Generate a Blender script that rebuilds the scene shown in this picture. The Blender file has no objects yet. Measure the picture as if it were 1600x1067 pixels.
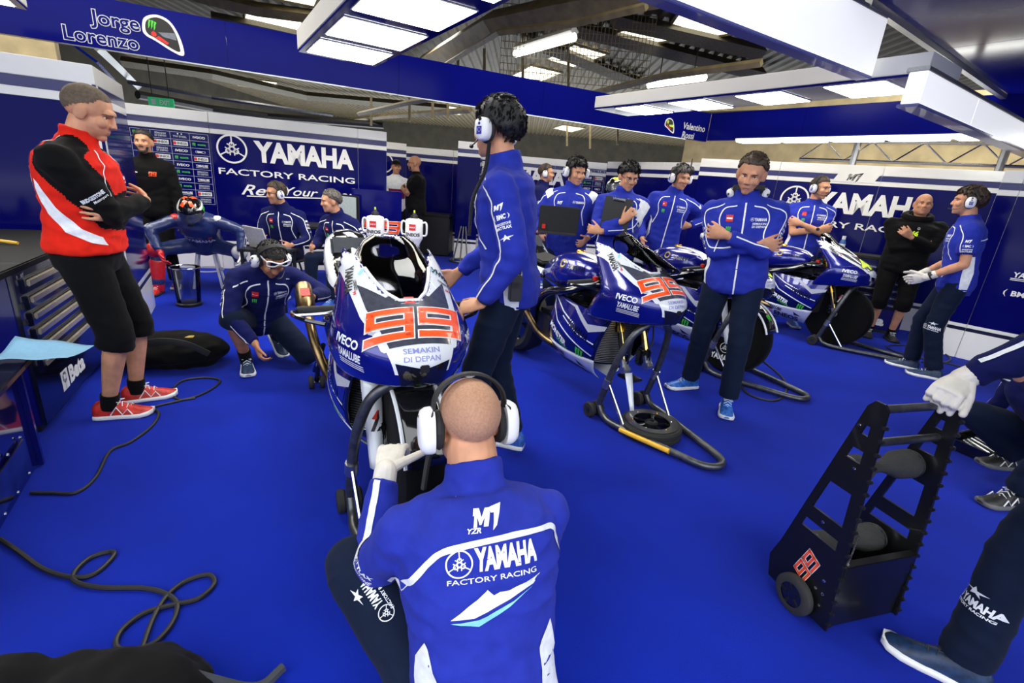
import bpy, bmesh, math, random
import numpy as np
from mathutils import Vector, Matrix, noise
from mathutils.bvhtree import BVHTree
from math import sin, cos, pi, radians as R, sqrt, atan2

SC = bpy.context.scene
COL = SC.collection
# ------------------------------------------------------------------ camera
FPX, PITCH, ROLL, CAMH = 755.0, R(18.2), R(4.9), 1.45
_fw = Vector((0, cos(PITCH), -sin(PITCH))); _r0 = Vector((1, 0, 0)); _u0 = _r0.cross(_fw)
_rt = cos(ROLL)*_r0 + sin(ROLL)*_u0
_up = -sin(ROLL)*_r0 + cos(ROLL)*_u0
cd = bpy.data.cameras.new('camera'); cam = bpy.data.objects.new('camera', cd); COL.objects.link(cam)
cam.matrix_world = Matrix(((_rt.x, _up.x, -_fw.x, 0), (_rt.y, _up.y, -_fw.y, 0), (_rt.z, _up.z, -_fw.z, CAMH), (0, 0, 0, 1)))
cd.sensor_width = 36; cd.lens = FPX/1600*36; cd.clip_start = 0.05; cd.clip_end = 200
SC.camera = cam
# ------------------------------------------------------------------ unseen lamps added below the roof to brighten walls, standing in for skylights
for _x, _y, _e in ((-6.3, 4.6, 110), (-7, 16, 160), (1, 19, 200), (8, 14, 160), (6.6, 7.2, 150), (-2, 13, 120), (-3.2, 4.3, 150), (1.2, 6.0, 150), (4.4, 4.6, 130)):
    _l = bpy.data.lights.new('added_roof_lamp', 'AREA'); _l.shape = 'RECTANGLE'; _l.size = 3.0; _l.size_y = 1.2; _l.energy = _e; _l.color = (1., .93, .78)
    _o = bpy.data.objects.new('added_roof_lamp', _l); COL.objects.link(_o); _o.location = (_x, _y, 4.6)
# ------------------------------------------------------------------ daylight through the open garage front, exposure
wd = bpy.data.worlds.new('daylight'); SC.world = wd; wd.use_nodes = True
_bg = wd.node_tree.nodes['Background']; _bg.inputs[0].default_value = (0.93, 0.97, 1.0, 1); _bg.inputs[1].default_value = 3.1
SC.view_settings.view_transform = 'Standard'; SC.view_settings.look = 'None'
SC.view_settings.gamma = 1; SC.view_settings.use_curve_mapping = False
SC.view_settings.exposure = 0.18
SC.cycles.max_bounces = 8; SC.cycles.diffuse_bounces = 4; SC.cycles.glossy_bounces = 3; SC.cycles.transparent_max_bounces = 12
SC.cycles.caustics_reflective = False; SC.cycles.caustics_refractive = False
SC.cycles.sample_clamp_indirect = 6

def at(px, py, z=0.0):
    """point of the place seen at a pixel of the 1600x1067 photograph, at height z (used for layout measurements)"""
    d = _fw + _rt*((px-800)/FPX) - _up*((py-533.5)/FPX)
    return Vector((0, 0, CAMH)) + d*((z-CAMH)/d.z)
def atY(px, py, Y):
    d = _fw + _rt*((px-800)/FPX) - _up*((py-533.5)/FPX)
    return Vector((0, 0, CAMH)) + d*(Y/d.y)
# ------------------------------------------------------------------ materials
MATS = {}
def mat(name, col, rough=.5, metal=0., coat=0., var=.06, scale=40., bump=0., bscale=None, emit=0., ecol=None, alpha=1., sheen=0., spec=.5, trans=0.):
    if name in MATS: return MATS[name]
    m = bpy.data.materials.new(name); m.use_nodes = True; nt = m.node_tree; b = nt.nodes['Principled BSDF']
    b.inputs['Roughness'].default_value = rough; b.inputs['Metallic'].default_value = metal
    b.inputs['Coat Weight'].default_value = coat; b.inputs['Coat Roughness'].default_value = .04
    b.inputs['Specular IOR Level'].default_value = spec
    b.inputs['Alpha'].default_value = alpha; b.inputs['Transmission Weight'].default_value = trans
    if sheen: b.inputs['Sheen Weight'].default_value = sheen
    tc = nt.nodes.new('ShaderNodeTexCoord'); n = nt.nodes.new('ShaderNodeTexNoise'); n.inputs['Scale'].default_value = scale; n.inputs['Detail'].default_value = 4
    nt.links.new(tc.outputs['Object'], n.inputs['Vector'])
    r = nt.nodes.new('ShaderNodeValToRGB'); nt.links.new(n.outputs['Fac'], r.inputs[0])
    c = np.array(col[:3]); lo = np.clip(c*(1-var*2), 0, 1); hi = np.clip(c*(1+var*2), 0, 1)
    r.color_ramp.elements[0].position = .3; r.color_ramp.elements[1].position = .7
    r.color_ramp.elements[0].color = (*lo, 1); r.color_ramp.elements[1].color = (*hi, 1)
    nt.links.new(r.outputs[0], b.inputs['Base Color'])
    if bump:
        n2 = nt.nodes.new('ShaderNodeTexNoise'); n2.inputs['Scale'].default_value = bscale or scale*6; n2.inputs['Detail'].default_value = 3
        nt.links.new(tc.outputs['Object'], n2.inputs['Vector'])
        bp = nt.nodes.new('ShaderNodeBump'); bp.inputs['Strength'].default_value = bump; bp.inputs['Distance'].default_value = .004
        nt.links.new(n2.outputs['Fac'], bp.inputs['Height']); nt.links.new(bp.outputs[0], b.inputs['Normal'])
    if emit:
        b.inputs['Emission Color'].default_value = (*(ecol or col)[:3], 1); b.inputs['Emission Strength'].default_value = emit
    m.diffuse_color = (*c, 1); MATS[name] = m
    return m
def cloth(name, col, **k):
    return mat(name, col, rough=.85, sheen=.03, var=.05, scale=25, bump=.25, bscale=350, spec=.12, **k)
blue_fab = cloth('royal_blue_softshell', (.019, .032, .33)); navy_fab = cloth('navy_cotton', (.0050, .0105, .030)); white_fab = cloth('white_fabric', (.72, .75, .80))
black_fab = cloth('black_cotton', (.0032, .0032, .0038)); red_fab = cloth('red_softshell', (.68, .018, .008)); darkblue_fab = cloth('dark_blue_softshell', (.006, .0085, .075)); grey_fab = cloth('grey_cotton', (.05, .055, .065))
glove_fab = cloth('white_knit_glove', (.70, .66, .60)); maroon_fab = cloth('maroon_fabric', (.16, .012, .06))
skin = mat('skin', (.56, .27, .155), rough=.55, var=.10, scale=14, bump=.12, bscale=220, spec=.35)
skin_tan = mat('tanned_skin', (.38, .17, .085), rough=.55, var=.10, scale=14, bump=.12, bscale=220, spec=.35)
lip = mat('lip_skin', (.30, .09, .07), rough=.5); stubble = mat('shaved_hair', (.42, .22, .135), rough=.7, var=.07, scale=160, bump=.2, bscale=500)
hair_black = mat('black_hair', (.010, .009, .009), rough=.6, var=.3, scale=90, bump=.8, bscale=160); buzz = mat('buzz_cut_hair', (.105, .075, .050), rough=.8, var=.15, scale=80, bump=.3, bscale=500); hair_brown = mat('brown_hair', (.055, .035, .022), rough=.65, var=.3, scale=90, bump=.8, bscale=160)
hair_grey = mat('greying_hair', (.085, .075, .068), rough=.65, var=.4, scale=110, bump=.8, bscale=160)
eye_white = mat('eye_white', (.7, .68, .66), rough=.25); eye_dark = mat('iris', (.02, .014, .01), rough=.15)
white_ink = mat('white_print', (.78, .80, .84), rough=.6); black_ink = mat('black_print', (.008, .008, .009), rough=.5); red_ink = mat('red_print', (.60, .02, .015), rough=.5)
orange_ink = mat('orange_red_decal', (.88, .085, .012), rough=.35, coat=.5); green_ink = mat('green_print', (.06, .55, .03), rough=.5); yellow_ink = mat('neon_yellow_print', (.62, .88, .03), rough=.5); blue_ink = mat('blue_print', (.012, .02, .30), rough=.5); gold_ink = mat('gold_print', (.55, .40, .10), rough=.4)
lilac_ink = mat('lilac_print', (.22, .24, .55), rough=.4); cyan_ink = mat('cyan_print', (.25, .62, .78), rough=.4)
white_gloss = mat('white_paint', (.78, .80, .83), rough=.25, coat=.6, var=.02, scale=3); white_plastic = mat('white_plastic', (.80, .80, .80), rough=.35, var=.02)
black_plastic = mat('black_plastic', (.010, .010, .011), rough=.4); black_rubber = mat('black_rubber', (.012, .012, .013), rough=.75, bump=.15); black_gloss = mat('black_gloss', (.006, .006, .007), rough=.1, coat=.8, var=.02)
bike_blue = mat('metallic_blue_paint', (.0045, .0075, .20), rough=.22, metal=.25, coat=1., var=.08, scale=600); bike_dark = mat('dark_blue_paint', (.0025, .004, .042), rough=.2, coat=1.)
bike_white = mat('pearl_white_paint', (.74, .77, .82), rough=.2, coat=1., var=.02, scale=5); smoke_grey = mat('graphite_decal', (.055, .06, .085), rough=.18, coat=.8, var=.1)
gold_metal = mat('gold_fork_tube', (.85, .47, .06), rough=.2, metal=1., var=.05); chrome = mat('polished_steel', (.65, .66, .68), rough=.18, metal=1., var=.04); alu = mat('brushed_aluminium', (.42, .43, .45), rough=.38, metal=1., var=.08, scale=120)
steel_grey = mat('grey_steel_tube', (.10, .105, .115), rough=.38, metal=.8, var=.15, scale=30, bump=.05); titan = mat('heat_tinted_titanium', (.20, .135, .065), rough=.3, metal=1., var=.35, scale=12); carbon = mat('carbon_fibre', (.02, .02, .022), rough=.3, coat=.6, var=.4, scale=300)
dark_metal = mat('dark_metal', (.028, .028, .032), rough=.45, metal=.7, var=.2, bump=.1)
def glassy(name, col, mix):
    if name in MATS: return MATS[name]
    m = bpy.data.materials.new(name); m.use_nodes = True; nt = m.node_tree; nt.nodes.remove(nt.nodes['Principled BSDF']); o = nt.nodes['Material Output']
    t = nt.nodes.new('ShaderNodeBsdfTransparent'); g = nt.nodes.new('ShaderNodeBsdfGlossy'); g.inputs['Roughness'].default_value = .05
    f = nt.nodes.new('ShaderNodeFresnel'); f.inputs[0].default_value = 1.45; x = nt.nodes.new('ShaderNodeMixShader'); n = nt.nodes.new('ShaderNodeTexNoise'); rr = nt.nodes.new('ShaderNodeMixRGB')
    n.inputs['Scale'].default_value = 6; rr.inputs[0].default_value = .05; rr.inputs[1].default_value = (*col, 1); nt.links.new(n.outputs[1], rr.inputs[2]); nt.links.new(rr.outputs[0], t.inputs[0])
    nt.links.new(f.outputs[0], x.inputs[0]); nt.links.new(t.outputs[0], x.inputs[1]); nt.links.new(g.outputs[0], x.inputs[2]); nt.links.new(x.outputs[0], o.inputs[0]); MATS[name] = m
    return m
smoke_glass = glassy('smoked_perspex', (.84, .84, .88), .1); clear_glass = glassy('clear_perspex', (.86, .88, .90), .1)

# ------------------------------------------------------------------ mesh helpers: a shape is a list of (verts, faces)
def xf(M, sh): return [([M @ Vector(v) for v in vs], fs) for vs, fs in sh]
def frame(o, x, y, z):
    return Matrix(((x[0], y[0], z[0], o[0]), (x[1], y[1], z[1], o[1]), (x[2], y[2], z[2], o[2]), (0, 0, 0, 1)))
def look(o, z, up=(0, 0, 1)):
    """frame at o whose third axis is z and second axis lies near up"""
    z = Vector(z).normalized(); up = Vector(up); x = up.cross(z)
    if x.length < 1e-4: x = Vector((1, 0, 0)).cross(z)
    if x.length < 1e-4: x = Vector((0, 1, 0)).cross(z)
    x.normalize(); y = z.cross(x); return frame(o, x, y, z)
def box(c, s, M=None, b=0.):
    hx, hy, hz = s[0]/2, s[1]/2, s[2]/2
    if b <= 0:
        v = [Vector((c[0]+i*hx, c[1]+j*hy, c[2]+k*hz)) for k in (-1, 1) for j in (-1, 1) for i in (-1, 1)]
        f = [(0, 2, 3, 1), (4, 5, 7, 6), (0, 1, 5, 4), (2, 6, 7, 3), (1, 3, 7, 5), (0, 4, 6, 2)]
        sh = [(v, f)]
    else:
        bm = bmesh.new(); bmesh.ops.create_cube(bm, size=1); bmesh.ops.scale(bm, vec=s, verts=bm.verts)
        bmesh.ops.bevel(bm, geom=bm.edges[:], offset=min(b, min(s)*.45), segments=2, affect='EDGES'); bmesh.ops.translate(bm, vec=c, verts=bm.verts)
        bm.verts.index_update(); sh = [([v.co.copy() for v in bm.verts], [tuple(w.index for w in f.verts) for f in bm.faces])]; bm.free()
    return xf(M, sh) if M else sh
def rings(rs, close=True, cap=True):
    """loft through rings (lists of equal length); returns one shape"""
    n = len(rs[0]); v = [Vector(p) for r in rs for p in r]; f = []
    for i in range(len(rs)-1):
        for j in range(n if close else n-1):
            a, b = i*n+j, i*n+(j+1) % n; f.append((a, b, b+n, a+n))
    if cap and close:
        f.append(tuple(range(n-1, -1, -1))); f.append(tuple((len(rs)-1)*n+j for j in range(n)))
    return [(v, f)]
def crom(pts, k=6, closed=False):
    """Catmull-Rom through points (tuples of any length)"""
    P = [np.array(p, float) for p in pts]; n = len(P); out = []
    for i in range(n if closed else n-1):
        p0 = P[(i-1) % n] if closed or i > 0 else 2*P[0]-P[1]; p1 = P[i]; p2 = P[(i+1) % n]; p3 = P[(i+2) % n] if closed or i+2 < n else 2*P[-1]-P[-2]
        for t in np.linspace(0, 1, k, endpoint=False):
            out.append(.5*((2*p1)+(-p0+p2)*t+(2*p0-5*p1+4*p2-p3)*t*t+(-p0+3*p1-3*p2+p3)*t**3))
    if not closed: out.append(P[-1])
    return out
def tube(pts, r, n=10, cap=True, closed=False, flat=1.):
    P = [Vector(p) for p in pts]; m = len(P); rr = r if isinstance(r, (list, tuple)) else [r]*m
    T = []
    for i in range(m):
        a = P[(i-1) % m] if closed or i > 0 else P[i]; b = P[(i+1) % m] if closed or i < m-1 else P[i]; T.append((b-a).normalized())
    u = T[0].orthogonal().normalized()
    if abs(T[0].z) < .9:
        u = Vector((0, 0, 1)).cross(T[0]).normalized()
    rs = []
    for i in range(m):
        u = (u - T[i]*u.dot(T[i])).normalized(); w = T[i].cross(u)
        rs.append([P[i]+u*(cos(2*pi*j/n)*rr[i])+w*(sin(2*pi*j/n)*rr[i]*flat) for j in range(n)])
    if closed: rs.append(rs[0]); return rings(rs, True, False)
    return rings(rs, True, cap)
def cone(a, b, ra, rb, n=12, ends=True):
    """tapered capsule"""
    a, b = Vector(a), Vector(b); d = b-a
    if d.length < 1e-6: d = Vector((0, 0, 1e-4))
    z = d.normalized(); pts, rr = [], []
    if ends:
        for t in (-90, -65, -40, -18): pts.append(a+z*ra*sin(R(t))); rr.append(max(ra*cos(R(t)), 1e-3))
    pts.append(a); rr.append(ra); pts.append(b); rr.append(rb)
    if ends:
        for t in (18, 40, 65, 90): pts.append(b+z*rb*sin(R(t))); rr.append(max(rb*cos(R(t)), 1e-3))
    return tube(pts, rr, n)
def ell(c, r, M=None, n=16, m=10):
    c = Vector(c); rs = []
    for i in range(m+1):
        t = -pi/2+pi*i/m; k = max(cos(t), .02); rs.append([Vector((c.x+r[0]*k*cos(2*pi*j/n), c.y+r[1]*k*sin(2*pi*j/n), c.z+r[2]*sin(t))) for j in range(n)])
    sh = rings(rs); return xf(M, sh) if M else sh
def lathe(prof, M=None, n=24, cap=True):
    """profile (r, z) turned about z"""
    rs = [[Vector((max(r, 1e-4)*cos(2*pi*j/n), max(r, 1e-4)*sin(2*pi*j/n), z)) for j in range(n)] for r, z in prof]
    sh = rings(rs, True, cap); return xf(M, sh) if M else sh
def prism(poly, t, M=None):
    """polygon (x, y) thickened along z from 0 to t"""
    n = len(poly); v = [Vector((x, y, 0)) for x, y in poly]+[Vector((x, y, t)) for x, y in poly]
    from mathutils.geometry import tessellate_polygon
    tr = tessellate_polygon([[Vector((x, y, 0)) for x, y in poly]])
    f = [tuple(a) for a in tr]+[(a[2]+n, a[1]+n, a[0]+n) for a in tr]+[(i, (i+1) % n, (i+1) % n+n, i+n) for i in range(n)]
    sh = [(v, f)]; return xf(M, sh) if M else sh
def torus(Rr, r, M=None, n=32, m=10, flat=1.):
    rs = [[Vector(((Rr+r*cos(2*pi*j/m))*cos(2*pi*i/n), (Rr+r*cos(2*pi*j/m))*sin(2*pi*i/n), r*flat*sin(2*pi*j/m))) for j in range(m)] for i in range(n+1)]
    sh = rings(rs, True, False); return xf(M, sh) if M else sh

def mesh_of(name, sh, mats, smooth=True, weld=False, ang=40):
    """sh: shapes, or list of (shapes, material index)"""
    me = bpy.data.meshes.new(name); V, F, I = [], [], []
    items = sh if sh and isinstance(sh[0][1], int) else [(sh, 0)]
    for s, k in items:
        for vs, fs in s:
            o = len(V); V += [tuple(v) for v in vs]; F += [tuple(i+o for i in f) for f in fs]; I += [k]*len(fs)
    me.from_pydata(V, [], F); me.validate(clean_customdata=False)
    for m in (mats if isinstance(mats, (list, tuple)) else [mats]): me.materials.append(m)
    if len(me.polygons) == len(I): me.polygons.foreach_set('material_index', I)
    bm = bmesh.new(); bm.from_mesh(me)
    if weld: bmesh.ops.remove_doubles(bm, verts=bm.verts, dist=1e-4)
    bmesh.ops.recalc_face_normals(bm, faces=bm.faces); bm.to_mesh(me); bm.free()
    if smooth:
        me.polygons.foreach_set('use_smooth', [True]*len(me.polygons))
        try: me.set_sharp_from_angle(angle=R(ang))
        except Exception: pass
    me.update(); return me
def link(name, me, parent=None, M=None):
    o = bpy.data.objects.new(name, me); COL.objects.link(o)
    if parent: o.parent = parent
    if M is not None: o.matrix_local = M
    return o
def obj(name, sh, mats, parent=None, M=None, **k): return link(name, mesh_of(name, sh, mats, **k), parent, M)
def tag(o, label=None, cat=None, group=None, kind=None):
    if label: o['label'] = label
    if cat: o['category'] = cat
    if group: o['group'] = group
    if kind: o['kind'] = kind
    return o
def thing(name, label, cat, loc=(0, 0, 0), rz=0., group=None, M=None):
    o = bpy.data.objects.new(name, None); COL.objects.link(o); o.empty_display_size = .1
    if M is not None: o.matrix_world = M
    else: o.location = loc; o.rotation_euler = (0, 0, rz)
    return tag(o, label, cat, group)
def struct(name, sh, m, parent=None, **k):
    o = obj(name, sh, m, parent, **k)
    if parent is None: o['kind'] = 'structure'
    return o
def copy_tree(o, parent=None):
    c = o.copy(); COL.objects.link(c)
    if parent is not None: c.parent = parent; c.matrix_parent_inverse = o.matrix_parent_inverse.copy()
    for ch in list(o.children): copy_tree(ch, c)
    return c
def evaluated(me, mods):
    """mesh after modifiers [(type, {props})]"""
    o = bpy.data.objects.new('work', me); COL.objects.link(o)
    for t, p in mods:
        m = o.modifiers.new(t, t)
        for k, v in p.items(): setattr(m, k, v)
    dg = bpy.context.evaluated_depsgraph_get(); dg.update()
    r = bpy.data.meshes.new_from_object(o.evaluated_get(dg)); bpy.data.objects.remove(o); return r
def fuse(name, sh, m, vox, smooth=4, dec=1., wrinkle=0., wscale=9., seed=0, amp_fn=None):
    """closed shapes grown together into one continuous skin"""
    me = mesh_of(name, sh, m, smooth=False)
    r = evaluated(me, [('REMESH', dict(mode='VOXEL', voxel_size=vox, use_smooth_shade=True)), ('SMOOTH', dict(factor=.5, iterations=smooth))]+([('DECIMATE', dict(ratio=dec))] if dec < 1 else []))
    bpy.data.meshes.remove(me)
    if wrinkle:
        nv = len(r.vertices); co = np.empty(nv*3); r.vertices.foreach_get('co', co); co = co.reshape(-1, 3)
        no = np.empty(nv*3); r.vertices.foreach_get('normal', no); no = no.reshape(-1, 3)
        d = np.empty(nv)
        for i in range(nv):
            p = co[i]; w = noise.noise(Vector((p[0]*wscale*.7+seed, p[1]*wscale*.7, p[2]*wscale*1.9)))
            w2 = noise.noise(Vector((p[0]*wscale*2.3, p[1]*wscale*2.3+seed, p[2]*wscale*2.6+p[0]*wscale*2)))
            d[i] = (1-abs(w)*2.2)*.7+w2*.45
            if amp_fn: d[i] *= amp_fn(p)
        co += no*(d*wrinkle)[:, None]; r.vertices.foreach_set('co', co.ravel())
    r.materials.clear()
    for mm in (m if isinstance(m, (list, tuple)) else [m]): r.materials.append(mm)
    r.polygons.foreach_set('use_smooth', [True]*len(r.polygons)); r.name = name; r.update(); return r
def bvh_of(me): return BVHTree.FromPolygons([v.co.copy() for v in me.vertices], [tuple(p.vertices) for p in me.polygons])
def bvh_join(ms):
    V, F = [], []
    for me in ms:
        o = len(V); V += [v.co.copy() for v in me.vertices]; F += [tuple(i+o for i in p.vertices) for p in me.polygons]
    return BVHTree.FromPolygons(V, F)

# ------------------------------------------------------------------ flat graphics: a graphic is a list of (verts2d, faces, material)
_tx = {}
def txt(s, h, m, x=0., y=0., bold=.0, sx=1., shear=0., align='CENTER', rot=0.):
    """lettering, cap height h, centred at x, y"""
    key = (s, bold, shear)
    if key not in _tx:
        cu = bpy.data.curves.new('t', 'FONT'); cu.body = s; cu.size = 1; cu.offset = bold; cu.shear = shear; cu.resolution_u = 3; cu.align_x = 'LEFT'
        o = bpy.data.objects.new('t', cu); COL.objects.link(o); dg = bpy.context.evaluated_depsgraph_get(); dg.update()
        me = bpy.data.meshes.new_from_object(o.evaluated_get(dg)); bpy.data.objects.remove(o); bpy.data.curves.remove(cu)
        bm = bmesh.new(); bm.from_mesh(me); bmesh.ops.remove_doubles(bm, verts=bm.verts, dist=1e-4); bm.verts.index_update()
        V = [(v.co.x, v.co.y) for v in bm.verts]; F = [tuple(v.index for v in f.verts) for f in bm.faces]; bm.free(); bpy.data.meshes.remove(me)
        _tx[key] = (V, F, min(v[0] for v in V), max(v[0] for v in V))
    V, F, x0, x1 = _tx[key]; k = h/.70; w = (x1-x0)*k*sx
    ox = {'CENTER': -w/2, 'LEFT': 0, 'RIGHT': -w}[align]; c, sn = cos(rot), sin(rot); out = []
    for a, b in V:
        u = (a-x0)*k*sx+ox; v = b*k-h/2; out.append((x+u*c-v*sn, y+u*sn+v*c))
    return [(out, F, m)]
def fit(s, w, h, m, x=0., y=0., bold=.03, shear=0., rot=0.):
    """lettering squeezed to width w and cap height h"""
    txt(s, h, m, bold=bold, shear=shear); V, F, x0, x1 = _tx[(s, bold, shear)]
    return txt(s, h, m, x, y, bold, w/((x1-x0)*h/.70), shear, 'CENTER', rot)
def pg(pts, m): 
    from mathutils.geometry import tessellate_polygon
    return [([tuple(p) for p in pts], [tuple(t) for t in tessellate_polygon([[Vector((p[0], p[1], 0)) for p in pts]])], m)]
def rect(x, y, w, h, m, sk=0.): return [([(x-w/2-sk*h/2, y-h/2), (x+w/2-sk*h/2, y-h/2), (x+w/2+sk*h/2, y+h/2), (x-w/2+sk*h/2, y+h/2)], [(0, 1, 2, 3)], m)]
def annulus(x, y, r0, r1, m, n=36):
    V = [(x+r*cos(2*pi*i/n), y+r*sin(2*pi*i/n)) for r in (r0, r1) for i in range(n)]
    return [(V, [(i, (i+1) % n, n+(i+1) % n, n+i) for i in range(n)], m)]
def disc2(x, y, r, m, n=24): return [([(x+r*cos(2*pi*i/n), y+r*sin(2*pi*i/n)) for i in range(n)], [tuple(range(n))], m)]
def line2(pts, w, m):
    """polyline band of width w"""
    P = [np.array(p, float) for p in pts]; V, F = [], []; n = len(P)
    for i in range(n):
        t = P[min(i+1, n-1)]-P[max(i-1, 0)]; t /= (np.linalg.norm(t)+1e-9); q = np.array((-t[1], t[0]))*w/2; V += [tuple(P[i]-q), tuple(P[i]+q)]
    return [(V, [(2*i, 2*i+2, 2*i+3, 2*i+1) for i in range(n-1)], m)]
def g_move(g, x=0, y=0, s=1., rot=0., m=None):
    c, sn = cos(rot), sin(rot); return [([(x+s*(a*c-b*sn), y+s*(a*sn+b*c)) for a, b in V], F, m or mm) for V, F, mm in g]
def forks(r, m, x=0, y=0):
    """ring with three crossed tuning forks"""
    g = annulus(0, 0, r*.88, r, m)
    for a in (90, 210, 330):
        f = pg([(-.035, .30), (.035, .30), (.05, .93), (-.05, .93)], m)+annulus(0, .30, .10, .19, m, 14)+rect(-.145, -.08, .075, .72, m)+rect(.145, -.08, .075, .72, m)
        g += g_move(f, 0, 0, r, R(a-90))
    return g_move(g, x, y)
def claw(h, m, x=0, y=0):
    g = []
    for k in (-1, 0, 1):
        g += g_move(pg([(-.10, .5), (.12, .46), (.06, .1), (.10, -.1), (.0, -.5), (-.06, -.12), (-.10, .05)], m), k*.27*h, -abs(k)*.04*h, h)
    return g_move(g, x, y)
def bmark(h, m1, m2, x=0, y=0):
    g = pg([(-.40, -.5), (-.05, .5), (-.02, .12), (-.24, -.5)], m1)+pg([(-.36, .10), (-.12, .5), (-.02, .5), (-.16, .05)], m2)+pg([(0, .5), (.3, .5), (.42, .36), (.40, .12), (.24, .02), (.42, -.12), (.40, -.38), (.26, -.5), (-.14, -.5), (-.04, -.3), (.16, -.3), (.2, -.1), (-.0, -.06), (.02, .12), (.18, .14), (.2, .3), (.02, .32)], m1)
    return g_move(g, x, y, h)
def starmark(h, m, x=0, y=0):
    return g_move(pg([(-1.2, -.10), (-.25, .12), (0, .5), (.22, .12), (1.2, .22), (.45, -.12), (.62, -.5), (.1, -.22), (-.45, -.5), (-.35, -.08)], m), x, y, h)
def bracket(h, m, s, x=0, y=0):
    return g_move(pg([(-.18*s, .5), (.12*s, .15), (.12*s, -.15), (-.18*s, -.5), (-.02*s, -.12), (-.02*s, .12)], m), x, y, h)
def m_one(h, m, x=0, y=0):
    """sheared model badge: a letter and a numeral with a speed cut"""
    g = pg([(-1.15, -.5), (-.95, .1), (-1.05, .1), (-.9, .5), (-.55, .5), (-.52, .0), (-.2, .5), (.15, .5), (-.2, -.5), (-.5, -.5), (-.32, .0), (-.62, -.4), (-.75, -.4), (-.78, .05), (-.92, -.5)], m)
    g += pg([(.05, .5), (.9, .7), (.35, -.5), (.05, -.75), (.3, .2), (.1, .2)], m)
    return g_move(g, x, y, h)
def nine(w, h, m, t, e=0.):
    """squared racing nine; e widens the strokes for the outline"""
    g = []; sl = .16*w/h
    def st(x0, y0, x1, y1): return pg([(x0-e+sl*(y0-e), y0-e), (x1+e+sl*(y0-e), y0-e), (x1+e+sl*(y1+e), y1+e), (x0-e+sl*(y1+e), y1+e)], m)
    H = h/2; W = w/2; g += st(-W, H-t, W, H)+st(-W, -.10*h, -W+t, H)+st(-W, -.10*h, W, -.10*h+t)+st(W-t*1.1, -H, W, H)+st(-W*1.02, -H, W, -H+t)
    return g
def ninety_nine(w, h, x=0, y=0, t=None, gap=.06):
    t = t or h*.2; a = w*(.5-gap/2)
    g = []
    for s in (-1, 1): g += g_move(nine(a, h, white_ink, t, h*.035), s*w*(.25+gap/4))
    top = []
    for s in (-1, 1): top += g_move(nine(a, h, orange_ink, t), s*w*(.25+gap/4))
    return g_move(g, x, y), g_move(top, x, y)
def red_patch(w, x=0, y=0): return rect(x, y, w, w, red_ink)+rect(x, y, w*.8, w*.22, white_ink)
def _bm2(g, grid):
    """graphic -> bmesh cut along a grid so that it can follow a curved body"""
    bm = bmesh.new(); mats = []
    for V, F, m in g:
        if m not in mats: mats.append(m)
        vv = [bm.verts.new((a, b, 0)) for a, b in V]
        for f in F:
            try: bm.faces.new([vv[i] for i in f]).material_index = mats.index(m)
            except ValueError: pass
    if grid and bm.verts:
        for ax in (0, 1):
            lo = min(v.co[ax] for v in bm.verts); hi = max(v.co[ax] for v in bm.verts); n = int((hi-lo)/grid)
            for k in range(1, n+1):
                co = [0, 0, 0]; co[ax] = lo+(hi-lo)*k/(n+1); no = [0, 0, 0]; no[ax] = 1
                bmesh.ops.bisect_plane(bm, geom=bm.verts[:]+bm.edges[:]+bm.faces[:], plane_co=co, plane_no=no)
    return bm, mats
def decal(name, g, F, parent, bvh=None, off=.002, grid=.02, reach=.5, maxd=None, front=False):
    """lay graphic g (in the x, y plane of frame F, z = outward) on a surface"""
    bm, mats = _bm2(g, grid if bvh else None); dead = []
    n = F.to_3x3() @ Vector((0, 0, 1)); n.normalize()
    for v in bm.verts:
        p = F @ v.co
        if bvh:
            q = p+n*reach
            for _ in range(6):
                h, hn, i, d = bvh.ray_cast(q, -n, 2*reach+.6)
                if h is None or not front or hn.dot(n) > .04: break
                q = h-n*1e-4; h = None
            if h is None or (maxd and abs((p-h).dot(n)) > maxd): dead.append(v); continue
            if hn.dot(n) < 0: hn = -hn
            v.co = h+hn*off
        else: v.co = p+n*off
    if dead: bmesh.ops.delete(bm, geom=dead, context='VERTS')
    me = bpy.data.meshes.new(name)
    for f in bm.faces:
        f.smooth = bvh is not None
        if f.normal.length == 0: f.normal_update()
    bm.to_mesh(me); bm.free()
    for m in mats: me.materials.append(m)
    return link(name, me, parent)
def piping(name, bvh, pts, w, m, parent, n, off=.003, lift=.085):
    """thin band along 3-D points pushed on a surface along direction n"""
    P = [Vector(p) for p in crom(pts, 8)]; V, F = [], []; n = Vector(n).normalized(); ok = []
    for i in range(len(P)):
        t = (P[min(i+1, len(P)-1)]-P[max(i-1, 0)]).normalized(); q = n.cross(t).normalized()*w/2
        hs = []
        for s in (-1, 1):
            o = P[i]+q*s+n*lift
            for _ in range(6):
                h, hn, _i, d = bvh.ray_cast(o, -n, .4)
                if h is None or hn.dot(n) > .02: break
                o = h-n*1e-4; h = None
            hs.append(h+hn*off if h is not None else None)
        ok.append(hs)
    prev = None
    for hs in ok:
        if hs[0] is None or hs[1] is None: prev = None; continue
        k = len(V); V += hs
        if prev is not None and (V[prev]-hs[0]).length < .12: F.append((prev, k, k+1, prev+1))
        prev = k
    if F: return obj(name, [(V, F)], m, parent)

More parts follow.
